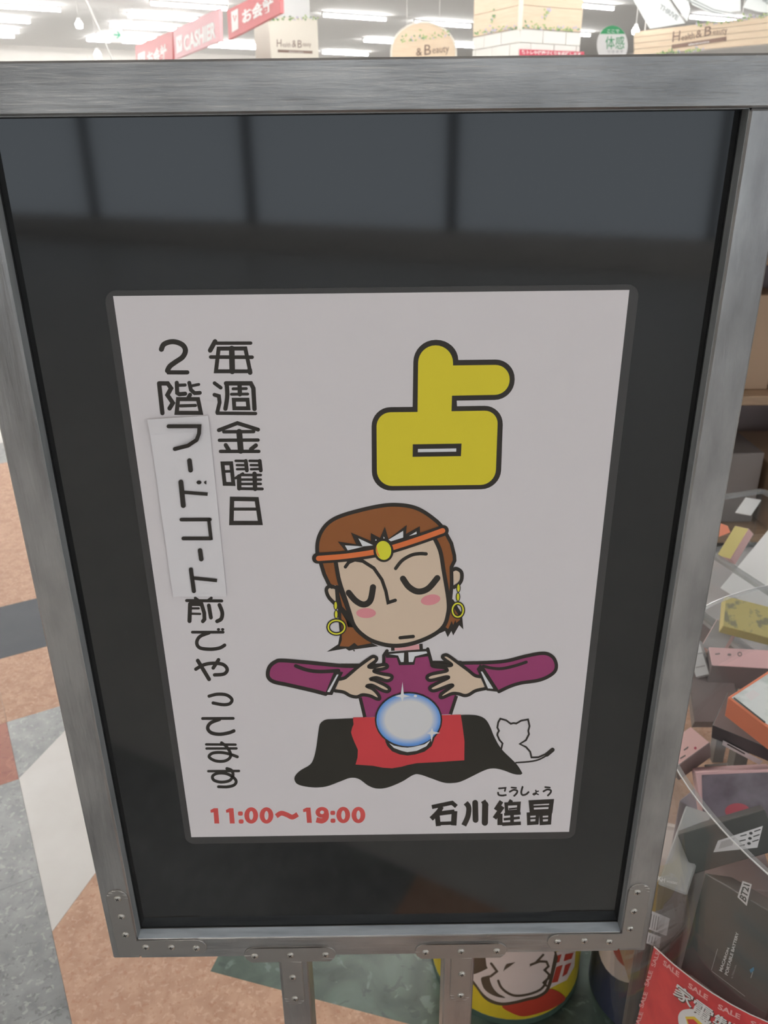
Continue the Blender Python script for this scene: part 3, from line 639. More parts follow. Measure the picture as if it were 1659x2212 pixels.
a.fill(q1([(990, 828), (1225, 825)]) + q2([(562, 798), (576, 880), (602, 1080), (600, 1280), (300, 1300), (100, 1310), (0, 1330)]) + q1([(1500, 1348), (1400, 1364), (1300, 1358), (1200, 1338), (1015, 1325), (1036, 1250), (1040, 1170), (1000, 1080), (980, 1030), (968, 985), (978, 940), (995, 900), (990, 860)]), M['redcloth'], 4)
a.build('tablecloth_print', on_poster, poster, 'printed black and red tablecloth')
a = Art()
a.fill(q1([(1325, 1040), (1330, 1085), (1350, 1130), (1400, 1185), (1480, 1218), (1561, 1230)]) + q2([(80, 1220), (180, 1190), (255, 1132), (282, 1060), (290, 1010)]), ink, 5)
a.fill(ell(882.5, 1555, 73.0, 60.5), ink, 6)
a.fill(q1([(1368, 1098), (1420, 1150), (1500, 1180), (1561, 1194)]) + q2([(100, 1180), (200, 1132), (246, 1068), (180, 1112), (60, 1140), (0, 1147)]) + q1([(1500, 1142), (1420, 1125)]), M['print_white'], 8)
a.build('ball_stand_print', on_poster, poster, 'printed stand of the crystal ball')
bc = on_poster(882.5, 1555, 7)
V = [on_poster(x, y, 7) for x, y in ell(882.5, 1555, 69.5, 57.2, 0, 40)]
bo = mesh_obj('crystal_ball_print', [v-bc+Vector(poster['_o']) for v in V], [list(range(40))], M['ball'], poster)
bo.location = bc-Vector(poster['_o']); bo['label'] = 'printed pale crystal ball with blue rim'
a = Art().crop(*C1)
def star(A, cx, cy, t_, r_, b_, l_): k = 16; A.fill([t_, (cx+k, cy-k), r_, (cx+k, cy+k), b_, (cx-k, cy+k), l_, (cx-k, cy-k)], M['print_white'], 9)
star(a, 1508, 602, (1510, 452), (1592, 605), (1508, 662), (1428, 605)); a.build('sparkle_print', on_poster, poster, 'white printed sparkle')
a = Art().crop(*C2); star(a, 258, 992, (262, 938), (345, 992), (254, 1088), (203, 996)); a.fill(ell(85, 602, 18, 13), M['print_white'], 9)
a.build('sparkle_print', on_poster, poster, 'small white printed sparkle')
a = Art().crop(*C2)
a.stroke([(990, 1160), (1003, 1102), (970, 1065), (948, 1015), (953, 990), (966, 970), (948, 935), (958, 880), (980, 842), (1040, 858), (1090, 895), (1120, 888), (1147, 893), (1200, 862), (1272, 850), (1288, 920), (1274, 970), (1282, 1005), (1250, 1068), (1185, 1108), (1250, 1140), (1295, 1190), (1308, 1250), (1380, 1248), (1450, 1218), (1520, 1168)], 17, ink, 2)
a.stroke([(1145, 1305), (1280, 1295), (1380, 1275), (1465, 1232)], 15, ink, 2, True).stroke([(1470, 1220), (1530, 1170)], 40, ink, 2)
a.build('cat_print', on_poster, poster, 'outline drawing of a white cat')

# ------------------------------------------------------------------ the paper slip pasted over part of the text
YSL = -0.0019
slip = thing('paper_slip', at_y(432, 1289, YSL), 'narrow white paper slip pasted over the left text column of the poster', 'paper slip')
c4 = [at_y(320, 904, YSL), at_y(450, 897, YSL), at_y(489.6, 1288.6, YSL), at_y(374, 1289, YSL)]
NS = 12; V = []
for i in range(NS+1):
    for k in range(5):
        s_ = i/NS; t_ = k/4; p = (c4[0]*(1-t_)+c4[1]*t_)*(1-s_) + (c4[3]*(1-t_)+c4[2]*t_)*s_
        lift = 0.0022*max(0, 1-s_*6)**2*(1-t_*0.6)+0.0003*math.sin(9*s_)**2*(1-t_)
        V.append(p+Vector((0, -lift, 0)))
n0 = len(V); V += [v+Vector((0, 0.00025, 0)) for v in V]; F = []
for i in range(NS):
    for k in range(4):
        q = i*5+k; F.append([q, q+1, q+6, q+5]); F.append([n0+q, n0+q+5, n0+q+6, n0+q+1])
per = [k for k in range(5)] + [i*5+4 for i in range(1, NS+1)] + [NS*5+k for k in (3, 2, 1, 0)] + [i*5 for i in range(NS-1, 0, -1)]
F += [[per[i], n0+per[i], n0+per[(i+1) % len(per)], per[(i+1) % len(per)]] for i in range(len(per))]
mesh_obj('slip_sheet', V, F, M['slip'], slip)
a = Art().crop(300, 700, 4.2533)
S([(272, 940), (556, 939), (553, 1005), (530, 1065), (450, 1118), (330, 1148)], 32); S([(465, 1255), (475, 1343)], 38); S([(386, 1452), (408, 1668)], 40); a.stroke([(402, 1545), (632, 1563)], 28, ink, 0, cap=False); a.fill(ell(552, 1455, 23, 18), ink, 0); a.fill([(620, 1437), (602, 1445), (598, 1456), (604, 1467), (621, 1474)], ink, 0)
S([(390, 1797), (652, 1796)], 30); a.stroke([(640, 1783), (664, 1985)], 28, ink, 0, cap=False); S([(408, 1970), (660, 1970)], 30); S([(562, 2080), (573, 2160)], 37)
a.crop(300, 1180, 4.0233); S([(452, 202), (478, 390)], 32); a.stroke([(468, 276), (680, 298)], 27, ink, 0, cap=False)
a.build('slip_lettering', lambda x, y, h: at_y(x, y, YSL-0.0026) if y < 960 else at_y(x, y, YSL-0.0007), slip, 'black lettering フードコート')
Art.K = 1.0

# ------------------------------------------------------------------ the round clear bin beside the sign
BC = Vector((0.6236, 0.153, 0)); BR, BZ, BZ0 = 0.34, 0.722, 0.285
def hit_cyl(px, py, C, r):
    d = ray(px, py); o = CAM; A = d.x*d.x+d.y*d.y; B_ = 2*((o.x-C.x)*d.x+(o.y-C.y)*d.y); c = (o.x-C.x)**2+(o.y-C.y)**2-r*r
    q = B_*B_-4*A*c; t_ = (-B_-math.sqrt(max(q, 0)))/(2*A); return o+d*t_
M['acrylic'] = clear('clear_acrylic', (0.955, 0.96, 0.96), 0.05, 0.018)
M['acrylic_edge'] = clear('acrylic_edge', (0.8, 0.81, 0.81), 0.09, 0.30, (0.62, 0.63, 0.63))
M['acrylic_line'] = mat('acrylic_bright_edge', (0.8, 0.8, 0.8), 0.15)
M['dark_metal'] = mat('dark_metal', (0.05, 0.05, 0.055), 0.5, 0.3)
M['grey_tube'] = mat('grey_tube', alb(96, 94, 92), 0.4, 0.3)
cb = thing('clear_bin', (BC.x, BC.y, 0), 'large round clear acrylic bin full of small boxed goods beside the sign', 'bin')
mesh_obj('bin_wall', *lathe(BC.x, BC.y, [(BR-0.005, BZ-0.001), (BR-0.005, BZ0+0.006), (0.0, BZ0+0.006)], 96), M['acrylic'], cb, smooth=True)
mesh_obj('bin_outer_wall', *lathe(BC.x, BC.y, [(0.0, BZ0), (BR, BZ0), (BR, BZ-0.001)], 96), M['acrylic'], cb, smooth=True)
mesh_obj('rim', *lathe(BC.x, BC.y, [(BR-0.0052, BZ-0.001), (BR-0.0048, BZ), (BR-0.0002, BZ), (BR+0.0002, BZ-0.001)], 128), M['acrylic_edge'], cb)
mesh_obj('rim_bead', *lathe(BC.x, BC.y, [(BR-0.0003, BZ-0.0004), (BR-0.0003, BZ+0.0006), (BR+0.0007, BZ+0.0006), (BR+0.0007, BZ-0.0004), (BR-0.0003, BZ-0.0004)], 128), M['acrylic_line'], cb)
mesh_obj('pedestal', *lathe(BC.x, BC.y, [(0.0, 0.0), (0.2, 0.0), (0.2, 0.012), (0.11, 0.02), (0.11, 0.262), (0.2, 0.266), (0.2, BZ0-0.001), (0.0, BZ0-0.001)], 40), M['dark_metal'], cb)
pa = hit_cyl(1353, 2070, BC, BR-0.012)
for i, an in enumerate((177.5, 297.5, 57.5)):
    px_, py_ = BC.x+(BR-0.016)*math.cos(R(an)), BC.y+(BR-0.016)*math.sin(R(an))
    V, F = tube([(px_, py_, 0.0), (px_, py_, 0.46)], 0.0085, 12); v2, f2 = tube([(px_, py_, 0.0), (px_, py_, 0.02)], 0.012, 12)
    mesh_obj('stand_post', *join((V, F), (v2, f2)), M['grey_tube'], cb)

# --- goods in the bin
UPV = Vector((0, 0, 1))
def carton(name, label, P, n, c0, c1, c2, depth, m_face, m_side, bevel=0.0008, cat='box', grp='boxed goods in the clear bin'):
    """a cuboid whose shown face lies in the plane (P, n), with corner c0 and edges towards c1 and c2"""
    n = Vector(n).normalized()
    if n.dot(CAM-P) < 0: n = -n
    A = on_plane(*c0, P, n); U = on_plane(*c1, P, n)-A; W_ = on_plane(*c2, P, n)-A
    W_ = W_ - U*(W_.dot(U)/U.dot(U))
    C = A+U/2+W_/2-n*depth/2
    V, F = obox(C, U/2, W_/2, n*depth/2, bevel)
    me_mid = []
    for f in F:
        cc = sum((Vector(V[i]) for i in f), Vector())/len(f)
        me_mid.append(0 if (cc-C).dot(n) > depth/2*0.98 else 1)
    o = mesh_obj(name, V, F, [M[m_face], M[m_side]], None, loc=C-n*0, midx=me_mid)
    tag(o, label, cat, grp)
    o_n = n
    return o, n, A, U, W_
def onp(P, n, e=0.0004): return lambda x, y, h: on_plane(x, y, P+n*(e+h*0.00015), n)
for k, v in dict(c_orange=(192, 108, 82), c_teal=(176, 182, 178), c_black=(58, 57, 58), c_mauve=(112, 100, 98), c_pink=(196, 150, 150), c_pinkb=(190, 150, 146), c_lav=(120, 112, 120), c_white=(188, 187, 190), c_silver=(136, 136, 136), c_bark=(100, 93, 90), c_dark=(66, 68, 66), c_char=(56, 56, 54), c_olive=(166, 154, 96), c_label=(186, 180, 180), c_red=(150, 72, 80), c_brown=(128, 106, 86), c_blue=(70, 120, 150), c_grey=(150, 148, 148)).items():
    M[k] = mat(k[2:]+'_card', alb(*v), 0.4, 0, 0.4)
M['c_pattern'] = mat('olive_print', alb(168, 156, 100), 0.5, mottle=(alb(120, 116, 92), 60, (1, 1, 1), 0.5, 0.6))
M['c_tealp'] = mat('teal_print', alb(180, 186, 182), 0.45, mottle=(alb(158, 164, 162), 40, (1, 1, 1), 0.45, 0.6))
M['c_window'] = mat('lavender_window', alb(106, 98, 106), 0.2, mottle=(alb(84, 76, 82), 25, (1, 1, 1), 0.4, 0.6))

M['sale_pale'] = mat('sale_letter', alb(206, 140, 140), 0.4); M['sale_white'] = mat('sale_white', alb(196, 186, 182), 0.4); M['sale_shadow'] = mat('sale_shadow', alb(70, 56, 52), 0.4)
# orange box with pale top
P = at_z(1573, 1506, 0.66); n = Vector((-0.12, -0.2, 1)).normalized()
o, n, *_ = carton('carton', 'orange cardboard box with a pale green printed top', P, n, (1572, 1506), (1672, 1441), (1690, 1600), 0.034, 'c_orange', 'c_orange')
Art().fill([(1580, 1507), (1668, 1450), (1770, 1520), (1682, 1583)], M['c_tealp'], 0).stroke([(1586, 1508), (1652, 1560)], 3.5, M['c_dark'], 1).fill([(1608, 1500), (1628, 1490), (1642, 1500), (1622, 1514)], M['c_label'], 1).build('top_print', onp(P, n), o, 'pale green printed label')
# black box under it
P = at_z(1540, 1567, 0.60); n = Vector((-0.25, -0.35, 1)).normalized()
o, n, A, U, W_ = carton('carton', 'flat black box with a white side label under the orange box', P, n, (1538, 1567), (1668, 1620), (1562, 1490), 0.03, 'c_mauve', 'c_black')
sn = U.cross(n).normalized(); sn = sn if sn.dot(CAM-A) > 0 else -sn
Art().fill([(1562, 1599), (1648, 1644), (1640, 1652), (1560, 1609)], M['c_label'], 0).stroke([(1572, 1608), (1608, 1628)], 3, M['c_char'], 1).build('side_label', onp(A, sn, 0.0012), o, 'white label')
# pink boxes
P = at_z(1500, 1630, 0.56); n = Vector((-0.3, -0.2, 1)).normalized()
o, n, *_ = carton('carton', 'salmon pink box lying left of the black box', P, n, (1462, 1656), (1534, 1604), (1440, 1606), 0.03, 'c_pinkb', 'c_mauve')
Art().stroke([(1478, 1620), (1486, 1614)], 2.5, M['c_bark'], 0).fill(ell(1502, 1616, 3, 3), M['c_red'], 0).stroke([(1470, 1638), (1480, 1632)], 2.5, M['c_bark'], 0).build('print', onp(P, n), o)
P = at_z(1510, 1668, 0.555); n = Vector((-0.25, -0.8, 0.55)).normalized()
o, n, A, U, W_ = carton('carton', 'pink box with a lavender window and a red round item behind it', P, n, (1502, 1668), (1672, 1660), (1512, 1840), 0.045, 'c_pink', 'c_pink')
Art().fill([(1516, 1674), (1668, 1668), (1662, 1830), (1520, 1836)], M['c_window'], 0).fill(ell(1593, 1752, 27, 17), M['c_red'], 1).build('window_print', onp(P, n), o, 'lavender window print')
tn = U.cross(n).normalized(); tn = tn if tn.z > 0 else -tn
Art().stroke([(1524, 1654), (1570, 1650)], 5, M['c_bark'], 0).build('side_print', onp(A, tn, 0.001), o, 'small dark lettering')
# upper goods
P = at_z(1518, 1430, 0.60); n = Vector((-0.5, -0.6, 0.6)).normalized()
o, n, *_ = carton('carton', 'small white box standing at the left of the pile', P, n, (1503, 1463), (1533, 1456), (1510, 1380), 0.025, 'c_white', 'c_grey')
Art().stroke([(1508, 1412), (1520, 1410)], 3, M['c_grey'], 0).stroke([(1504, 1442), (1522, 1438)], 3, M['c_grey'], 0).build('print', onp(P, n), o)
P = at_z(1600, 1425, 0.615); n = Vector((-0.1, -0.3, 1)).normalized()
o, n, *_ = carton('carton', 'long light pink box across the back of the pile', P, n, (1538, 1437), (1700, 1446), (1544, 1398), 0.05, 'c_pink', 'c_mauve')
Art().stroke([(1546, 1413), (1554, 1412)], 3, M['c_mauve'], 0).stroke([(1574, 1414), (1577, 1414)], 5, M['c_mauve'], 0).ring((1598, 1413), 4, 4, 2, M['c_mauve'], 0).build('print', onp(P, n), o)
P = at_z(1620, 1340, 0.63); n = Vector((0.0, -0.5, 0.9)).normalized()
carton('carton', 'olive yellow patterned box below the far rim', P, n, (1562, 1352), (1700, 1388), (1580, 1290), 0.02, 'c_pattern', 'c_olive')
P = at_z(1535, 1360, 0.60); n = Vector((-0.4, -0.6, 0.7)).normalized()
carton('carton', 'pale grey box leaning under the olive patterned box', P, n, (1514, 1396), (1556, 1418), (1534, 1330), 0.025, 'c_grey', 'c_pinkb')
P = at_z(1600, 1480, 0.575); n = Vector((-0.2, -0.6, 0.8)).normalized()
carton('carton', 'brown-grey box between the pink box and the orange box', P, n, (1500, 1560), (1600, 1560), (1500, 1450), 0.03, 'c_mauve', 'c_bark')
# silver box with barcoded side
P = at_z(1450, 1905, 0.575); n = Vector((-0.06, 0.0, 1.0)).normalized()
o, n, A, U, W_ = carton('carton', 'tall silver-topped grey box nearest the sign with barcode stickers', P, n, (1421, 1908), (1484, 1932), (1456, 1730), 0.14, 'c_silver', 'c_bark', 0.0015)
Art().text('KH', [(1422, 1892), (1437, 1897), (1436, 1907), (1421, 1901)], M['c_white'], 0, 0.03).text('voxtec', [(1440, 1900), (1464, 1905), (1463, 1911), (1439, 1906)], M['c_white'], 0, 0.02).build('top_lettering', onp(P, n), o, 'small white lettering')
sn = U.cross(n).normalized(); sn = sn if sn.dot(CAM-A) > 0 else -sn
b_ = Art().fill([(1404, 1966), (1447, 1984), (1440, 2022), (1398, 2006)], M['c_label'], 0).fill([(1397, 2012), (1428, 2024), (1424, 2048), (1392, 2036)], M['c_label'], 0)
for i in range(5): b_.stroke([(1403+i*5, 1972+i*2), (1398+i*5, 2002+i*2)], 1.6, M['c_bark'], 1, cap=False)
for i in range(4): b_.stroke([(1398+i*6, 2018+i*2.4), (1395+i*6, 2032+i*2.4)], 1.6, M['c_bark'], 1, cap=False)
b_.build('barcode_sticker', onp(A, sn, 0.0016), o, 'white barcode stickers')['kind'] = 'stuff'
# dark box with white sticker, and the portable battery box against the wall
P = at_z(1590, 1830, 0.60); n = Vector((-0.35, -0.75, 0.6)).normalized()
o, n, *_ = carton('carton', 'charcoal box with a white sticker of icons behind the battery box', P, n, (1498, 1888), (1690, 1834), (1476, 1800), 0.05, 'c_char', 'c_char')
s_ = Art().fill([(1541, 1841), (1551, 1816), (1648, 1784), (1636, 1831)], M['c_label'], 0).fill([(1552, 1834), (1558, 1818), (1588, 1809), (1582, 1826)], M['c_grey'], 1)
for i in range(3): s_.stroke([(1600-i*2, 1806+i*11), (1612-i*2, 1803+i*11)], 2.4, M['c_char'], 1).fill(ell(1622-i*2, 1800+i*11, 4, 3), M['c_char'], 1).stroke([(1630-i*2, 1796+i*11), (1642-i*2, 1792+i*11)], 2.4, M['c_char'], 1)
s_.build('sticker', onp(P, n), o, 'white sticker with icons')
rd_ = Vector((math.cos(R(-163)), math.sin(R(-163)), 0)); P = Vector((BC.x, BC.y, 0.6))+rd_*0.285; n = (rd_+Vector((0, 0, 0.5))).normalized()
o, n, *_ = carton('carton', 'dark grey portable battery box with slanting white lettering against the clear wall', P, n, (1470, 2090), (1650, 2224), (1556, 1905), 0.04, 'c_dark', 'c_char', 0.001)
t_ = Art().fill([(1593, 1938), (1604, 1903), (1624, 1910), (1613, 1957)], M['c_label'], 0).text('BT21', [(1597, 1938), (1606, 1908), (1620, 1912), (1611, 1950)], M['c_dark'], 1, 0.03)
t_.text('MACARON', [(1553, 2096), (1571, 2047), (1576, 2048), (1560, 2100)], M['sale_white'], 0, 0.03).text('PORTABLE BATTERY', [(1565, 2104), (1590, 2013), (1596, 2015), (1572, 2108)], M['sale_white'], 0, 0.03).text('6,700mAh', [(1579, 2112), (1588, 2084), (1592, 2085), (1583, 2114)], M['c_silver'], 0, 0.0)
t_.stroke([(1538, 2098), (1609, 2152)], 1.2, M['c_grey'], 0).stroke([(1550, 2050), (1537, 2095)], 1.2, M['c_grey'], 0).fill([(1619, 2095), (1628, 2089), (1629, 2096), (1622, 2102)], M['c_blue'], 0).stroke([(1626, 2100), (1622, 2112)], 1.5, M['c_grey'], 0)
t_.build('box_lettering', onp(P, n), o, 'white lettering MACARON PORTABLE BATTERY and BT21 tag')
# goods deeper in the bin
cols = ['c_bark', 'c_mauve', 'c_dark', 'c_char', 'c_pinkb', 'c_grey', 'c_brown', 'c_lav']
words = {'c_bark': 'taupe', 'c_mauve': 'mauve', 'c_dark': 'dark grey', 'c_char': 'charcoal', 'c_pinkb': 'salmon', 'c_grey': 'pale grey', 'c_brown': 'brown', 'c_lav': 'lavender'}
k = 0
ORD = ['', 'second ', 'third ', 'fourth ', 'fifth ', 'sixth ', 'seventh ']
seen_c = {}
def deep(cx, cy, an, hu, hw, z0, hh, cn):
    U = Vector((-math.sin(an), math.cos(an), 0)); W_ = Vector((math.cos(an), math.sin(an), 0))
    V, F = obox((cx, cy, z0+hh), U*hu, W_*hw, Vector((0, 0, hh)), 0.001)
    o = mesh_obj('carton', V, F, M[cn], None, loc=(cx, cy, z0))
    tag(o, words[cn]+' plain box packed deep in the clear bin', 'box', words[cn]+' boxes deep in the bin')
for i in range(7):
    for lev in range(2):
        an = 0.35+2*math.pi*i/7; cx, cy = BC.x+0.235*math.cos(an), BC.y+0.235*math.sin(an)
        if cx < 0.50: continue
        deep(cx, cy, an, 0.055, 0.068, BZ0+0.0065+lev*0.089, 0.044, cols[k % 8]); k += 1
for lev in range(2): deep(BC.x, BC.y, 0.35, 0.065, 0.065, BZ0+0.0065+lev*0.089, 0.044, cols[(k+lev) % 8])
deep(BC.x-0.255, BC.y+0.075, R(180), 0.05, 0.055, BZ0+0.0065, 0.055, 'c_brown')
deep(BC.x-0.225, BC.y-0.035, R(190), 0.045, 0.05, BZ0+0.0065, 0.05, 'c_bark')
deep(BC.x-0.195, BC.y+0.105, R(170), 0.035, 0.05, 0.4025, 0.025, 'c_mauve')
deep(0.475, 0.376, R(128), 0.05, 0.04, BZ0+0.0065, 0.075, 'c_lav')

# --- red sale sheet wrapped on the bin
M['sale_red'] = mat('sale_red', alb(168, 56, 58), 0.35, 0, 0.4, mottle=(alb(150, 44, 50), 30, (1, 1, 1), 0.4, 0.7))
M['sale_yellow'] = mat('sale_yellow', alb(196, 160, 60), 0.4)
RS = BR+0.0015
def on_sale(x, y, h): return hit_cyl(x, y, BC, RS+h*0.0002)
sale = thing('sale_sheet', on_sale(1430, 2250, 0), 'red curved SALE sheet with white outlined lettering wrapped on the clear bin', 'sheet')
edge = [(1413, 2045), (1455, 2083), (1500, 2118), (1540, 2146), (1580, 2170), (1620, 2191), (1659, 2208), (1720, 2232), (1780, 2250)]
sh = Art().fill(edge + [(1740, 2420), (1600, 2420), (1480, 2400), (1330, 2360), (1352, 2300), (1375, 2212), (1394, 2128)], M['sale_red'], 0)
V0 = sh.V[:]; ob = sh.build('sheet', on_sale, sale, maxedge=14)
so = ob.modifiers.new('paper', 'SOLIDIFY'); so.thickness = 0.0004; so.offset = 0
Art().stroke(edge, 2.5, M['sale_white'], 1).build('white_edge', on_sale, sale, maxedge=14)
lt = Art()
for i, q in enumerate([(1413, 2062, 78), (1398, 2104, 78), (1387, 2150, 78), (1377, 2193, 78)]): 
    lt.text('SALE', [(q[0]-7, q[1]+24), (q[0]+4, q[1]-8), (q[0]+13, q[1]-6), (q[0]+2, q[1]+28)], M['sale_pale'], 2, 0.02)
for q, r_ in (((1434, 2073), (1468, 2101)), ((1488, 2122), (1530, 2151)), ((1552, 2168), (1600, 2192)), ((1622, 2204), (1680, 2224))):
    lt.text('SALE', [q, r_, (r_[0]-2, r_[1]+11), (q[0]-2, q[1]+11)], M['sale_pale'], 2, 0.03)
lt.build('sale_lettering', on_sale, sale, 'pale SALE border lettering', maxedge=14)
lt = Art()
for ch, q in (('家', [(1463, 2122), (1500, 2152), (1492, 2178), (1453, 2148)]), ('電', [(1502, 2156), (1544, 2186), (1534, 2212), (1492, 2182)]), ('製', [(1546, 2188), (1592, 2214), (1580, 2244), (1536, 2216)]), ('品', [(1596, 2216), (1640, 2238), (1630, 2268), (1584, 2246)])):
    
    for dx, dy in ((2.5, 3.5), (1.5, 4), (3, 2)): lt.text(ch, [(x+dx, y+dy) for x, y in q], M['sale_shadow'], 2)
    for i, (dx, dy) in enumerate(((0, 0), (0.9, 0.3), (-0.6, 0.6), (0.3, 1.0))): lt.text(ch, [(x+dx, y+dy) for x, y in q], M['sale_white'], 3+i*0.2)

lt.build('headline_lettering', on_sale, sale, 'white outlined lettering 家電製品', maxedge=12)
Art().fill(rpoly([(1466, 2182, 14), (1500, 2178, 12), (1560, 2232, 10), (1540, 2300, 10), (1490, 2280, 20), (1464, 2210, 14)]), M['sale_white'], 2).fill([(1480, 2196), (1500, 2196), (1545, 2238), (1530, 2290), (1500, 2260)], M['sale_yellow'], 3).fill([(1484, 2202), (1498, 2202), (1536, 2240), (1524, 2280), (1502, 2250)], M['sale_red'], 4).build('starburst_print', on_sale, sale, 'white, yellow and red numeral shape', maxedge=12)

# ------------------------------------------------------------------ drums on the floor behind the sign
M['drum_yellow'] = mat('drum_yellow', alb(172, 152, 38), 0.35); M['drum_navy'] = mat('drum_navy', alb(44, 48, 66), 0.35); M['drum_red'] = mat('drum_red', alb(150, 52, 38), 0.35)
M['drum_white'] = mat('drum_white', alb(178, 166, 160), 0.35); M['drum_line'] = mat('drum_line', alb(66, 56, 44), 0.4); M['drum_base'] = mat('drum_base', alb(60, 76, 66), 0.4)
def drum(c, r, h, m, label):
    o = thing('drum', (c[0], c[1], 0), label, 'drum')
    mesh_obj('body', *lathe(c[0], c[1], [(0, 0), (r-0.004, 0), (r, 0.004), (r, h-0.02), (r-0.003, h-0.016), (r-0.003, h-0.012), (0, h-0.012)], 56), M[m], o, smooth=False)
    mesh_obj('lid', *lathe(c[0], c[1], [(0, h-0.0118), (r+0.003, h-0.0118), (r+0.003, h-0.002), (r-0.006, h), (r-0.012, h-0.003), (0, h-0.003)], 56), M['drum_white'], o)
    return o
YC = Vector((0.206, 0.482, 0)); YR = 0.125
yd = drum((YC.x, YC.y), YR, 0.30, 'drum_yellow', 'round yellow drum with a bold white print behind the sign legs')
mesh_obj('base_band', *lathe(YC.x, YC.y, [(YR+0.0006, 0.0), (YR+0.0006, 0.012), (YR, 0.0125)], 56), M['drum_base'], yd)
def on_y(x, y, h): return hit_cyl(x, y, YC, YR+0.0006+h*0.0003)
cr = lambda L_: [(860+x/3.072, 1980+y/3.072) for x, y in L_]
a = Art()
a.fill(cr(catmull([(690, 590), (750, 638), (830, 662), (930, 642), (1040, 600), (1110, 540), (1000, 480), (800, 540)], True)), M['drum_red'], 1)
a.fill(cr([(1000, 250), (1180, 200), (1170, 330), (1120, 420), (1000, 480), (960, 420)]), M['drum_white'], 1)
for q in ([(1045, 265), (1085, 250), (1070, 300), (1030, 318)], [(1110, 250), (1165, 240), (1150, 280), (1098, 296)], [(1050, 335), (1092, 320), (1060, 432), (1020, 440)], [(1108, 322), (1150, 305), (1120, 380), (1090, 400)]): a.fill(cr(q), M['drum_red'], 2)
ca = lambda L_: [(880+x/5.53, 2010+y/5.53) for x, y in L_]
low = [(700, 560), (808, 668), (900, 795), (1000, 866), (1130, 897), (1280, 878), (1430, 840), (1560, 808), (1670, 740), (1720, 640)]
a.fill(ca(catmull(low)) + [(1205, 2070), (1195, 2030), (1000, 2030), (1000, 2085)], M['drum_line'], 3)
low2 = [(720, 520), (808, 622), (905, 752), (1005, 825), (1130, 860), (1280, 842), (1430, 805), (1555, 772), (1645, 712), (1690, 600)]
a.fill(ca(catmull(low2)) + [(1198, 2060), (1190, 2032), (1044, 2030)] + ca([(945, 420), (960, 452), (880, 492), (808, 520)]), M['drum_white'], 4)
a.fill(ca(catmull([(880, 575), (930, 550), (985, 540), (985, 590), (1020, 680), (1080, 750), (1170, 803), (1080, 795), (980, 752), (910, 685)], True)), M['drum_line'], 5)
a.stroke(ca([(1000, 395), (1070, 488), (995, 548)]), 5, M['drum_line'], 5)
a.stroke(ca([(1085, 600), (1120, 680), (1200, 748), (1300, 780), (1450, 762), (1580, 712), (1640, 650), (1660, 600)]), 5, M['drum_line'], 5, True)
a.fill(ca([(1185, 400), (1290, 378), (1230, 425), (1165, 470), (1145, 490), (1160, 440)]), M['drum_line'], 5)
a.fill(ca([(1620, 275), (1640, 290), (1560, 380), (1450, 440), (1530, 370)]), M['drum_line'], 5)
a.stroke(cr([(880, 320), (940, 297), (985, 300), (998, 330), (972, 355), (1003, 385), (996, 410), (965, 438), (982, 458)]), 5, M['drum_line'], 5)
a.build('swirl_print', on_y, yd, 'white swirl print outlined in dark brown', maxedge=10)
NC = Vector((0.437, 0.418, 0)); NR = 0.098
nd = drum((NC.x, NC.y), NR, 0.262, 'drum_navy', 'round navy drum with a white-ringed red disc beside the yellow drum')
def on_n(x, y, h): return hit_cyl(x, y, NC, NR+0.0006+h*0.0003)
Art().fill(ell(1368, 2040, 76, 84), M['drum_white'], 1).fill(ell(1376, 2034, 54, 62), M['drum_red'], 2).build('disc_print', on_n, nd, 'white-ringed red disc', maxedge=8)

# ------------------------------------------------------------------ clear trays and cards behind the bin
P1 = at_z(1536, 1196, 0.62); P2 = at_z(1690, 1298, 0.62); dA = (P2-P1); dA.z = 0; nA = Vector((dA.y, -dA.x, 0)).normalized()
Bk = at_z(1536, 1264, 0.50)
tr = thing('clear_tray', (P1.x, P1.y, 0), 'clear acrylic tray on a stand holding white cards behind the round bin', 'tray')
inn = -nA if nA.dot(CAM-P1) > 0 else nA
def panel(p, q, z0, z1, th, m, name, par): 
    d_ = (q-p); d_.z = 0; nn = Vector((d_.y, -d_.x, 0)).normalized()*th
    return mesh_obj(name, *prism([Vector((p.x, p.y, z0)), Vector((q.x, q.y, z0)), Vector((q.x, q.y, z1)), Vector((p.x, p.y, z1))], nn), M[m], par)
P1b = P1-dA.normalized()*0.2; P2b = P2
C1_, C2_ = P1b+inn*0.28, P2b+inn*0.28
for p, q in ((P1b, P2b), (P1b, C1_), (C1_, C2_), (P2b, C2_)):
    panel(p, q, 0.50, 0.62, 0.003, 'acrylic', 'tray_wall', tr)
    V, F = obox((p+q)/2+Vector((0, 0, 0.62-(p.z+q.z)/2)), (q-p)/2, Vector(((q-p).y, -(q-p).x, 0)).normalized()*0.006, Vector((0, 0, 0.003))); mesh_obj('tray_rim', V, F, M['acrylic_edge'], tr)
    V, F = obox((p+q)/2+Vector((0, 0, 0.50-(p.z+q.z)/2)), (q-p)/2, Vector(((q-p).y, -(q-p).x, 0)).normalized()*0.007, Vector((0, 0, 0.003))); mesh_obj('tray_foot', V, F, M['acrylic_edge'], tr)
mesh_obj('tray_base', *prism([Vector((p.x, p.y, 0.496)) for p in (P1b, P2b, C2_, C1_)], Vector((0, 0, -0.012))), M['c_grey'], tr)
for p in (P1b.lerp(C2_, 0.2), P2b.lerp(C1_, 0.2), C1_.lerp(P2b, 0.2), C2_.lerp(P1b, 0.2)):
    mesh_obj('tray_leg', *abox(p.x-0.012, p.x+0.012, p.y-0.012, p.y+0.012, 0.0, 0.484), M['grey_tube'], tr)
P = at_z(1553, 1272, 0.53)+inn*0.03; n = (-inn+Vector((0, 0, 0.9))).normalized()
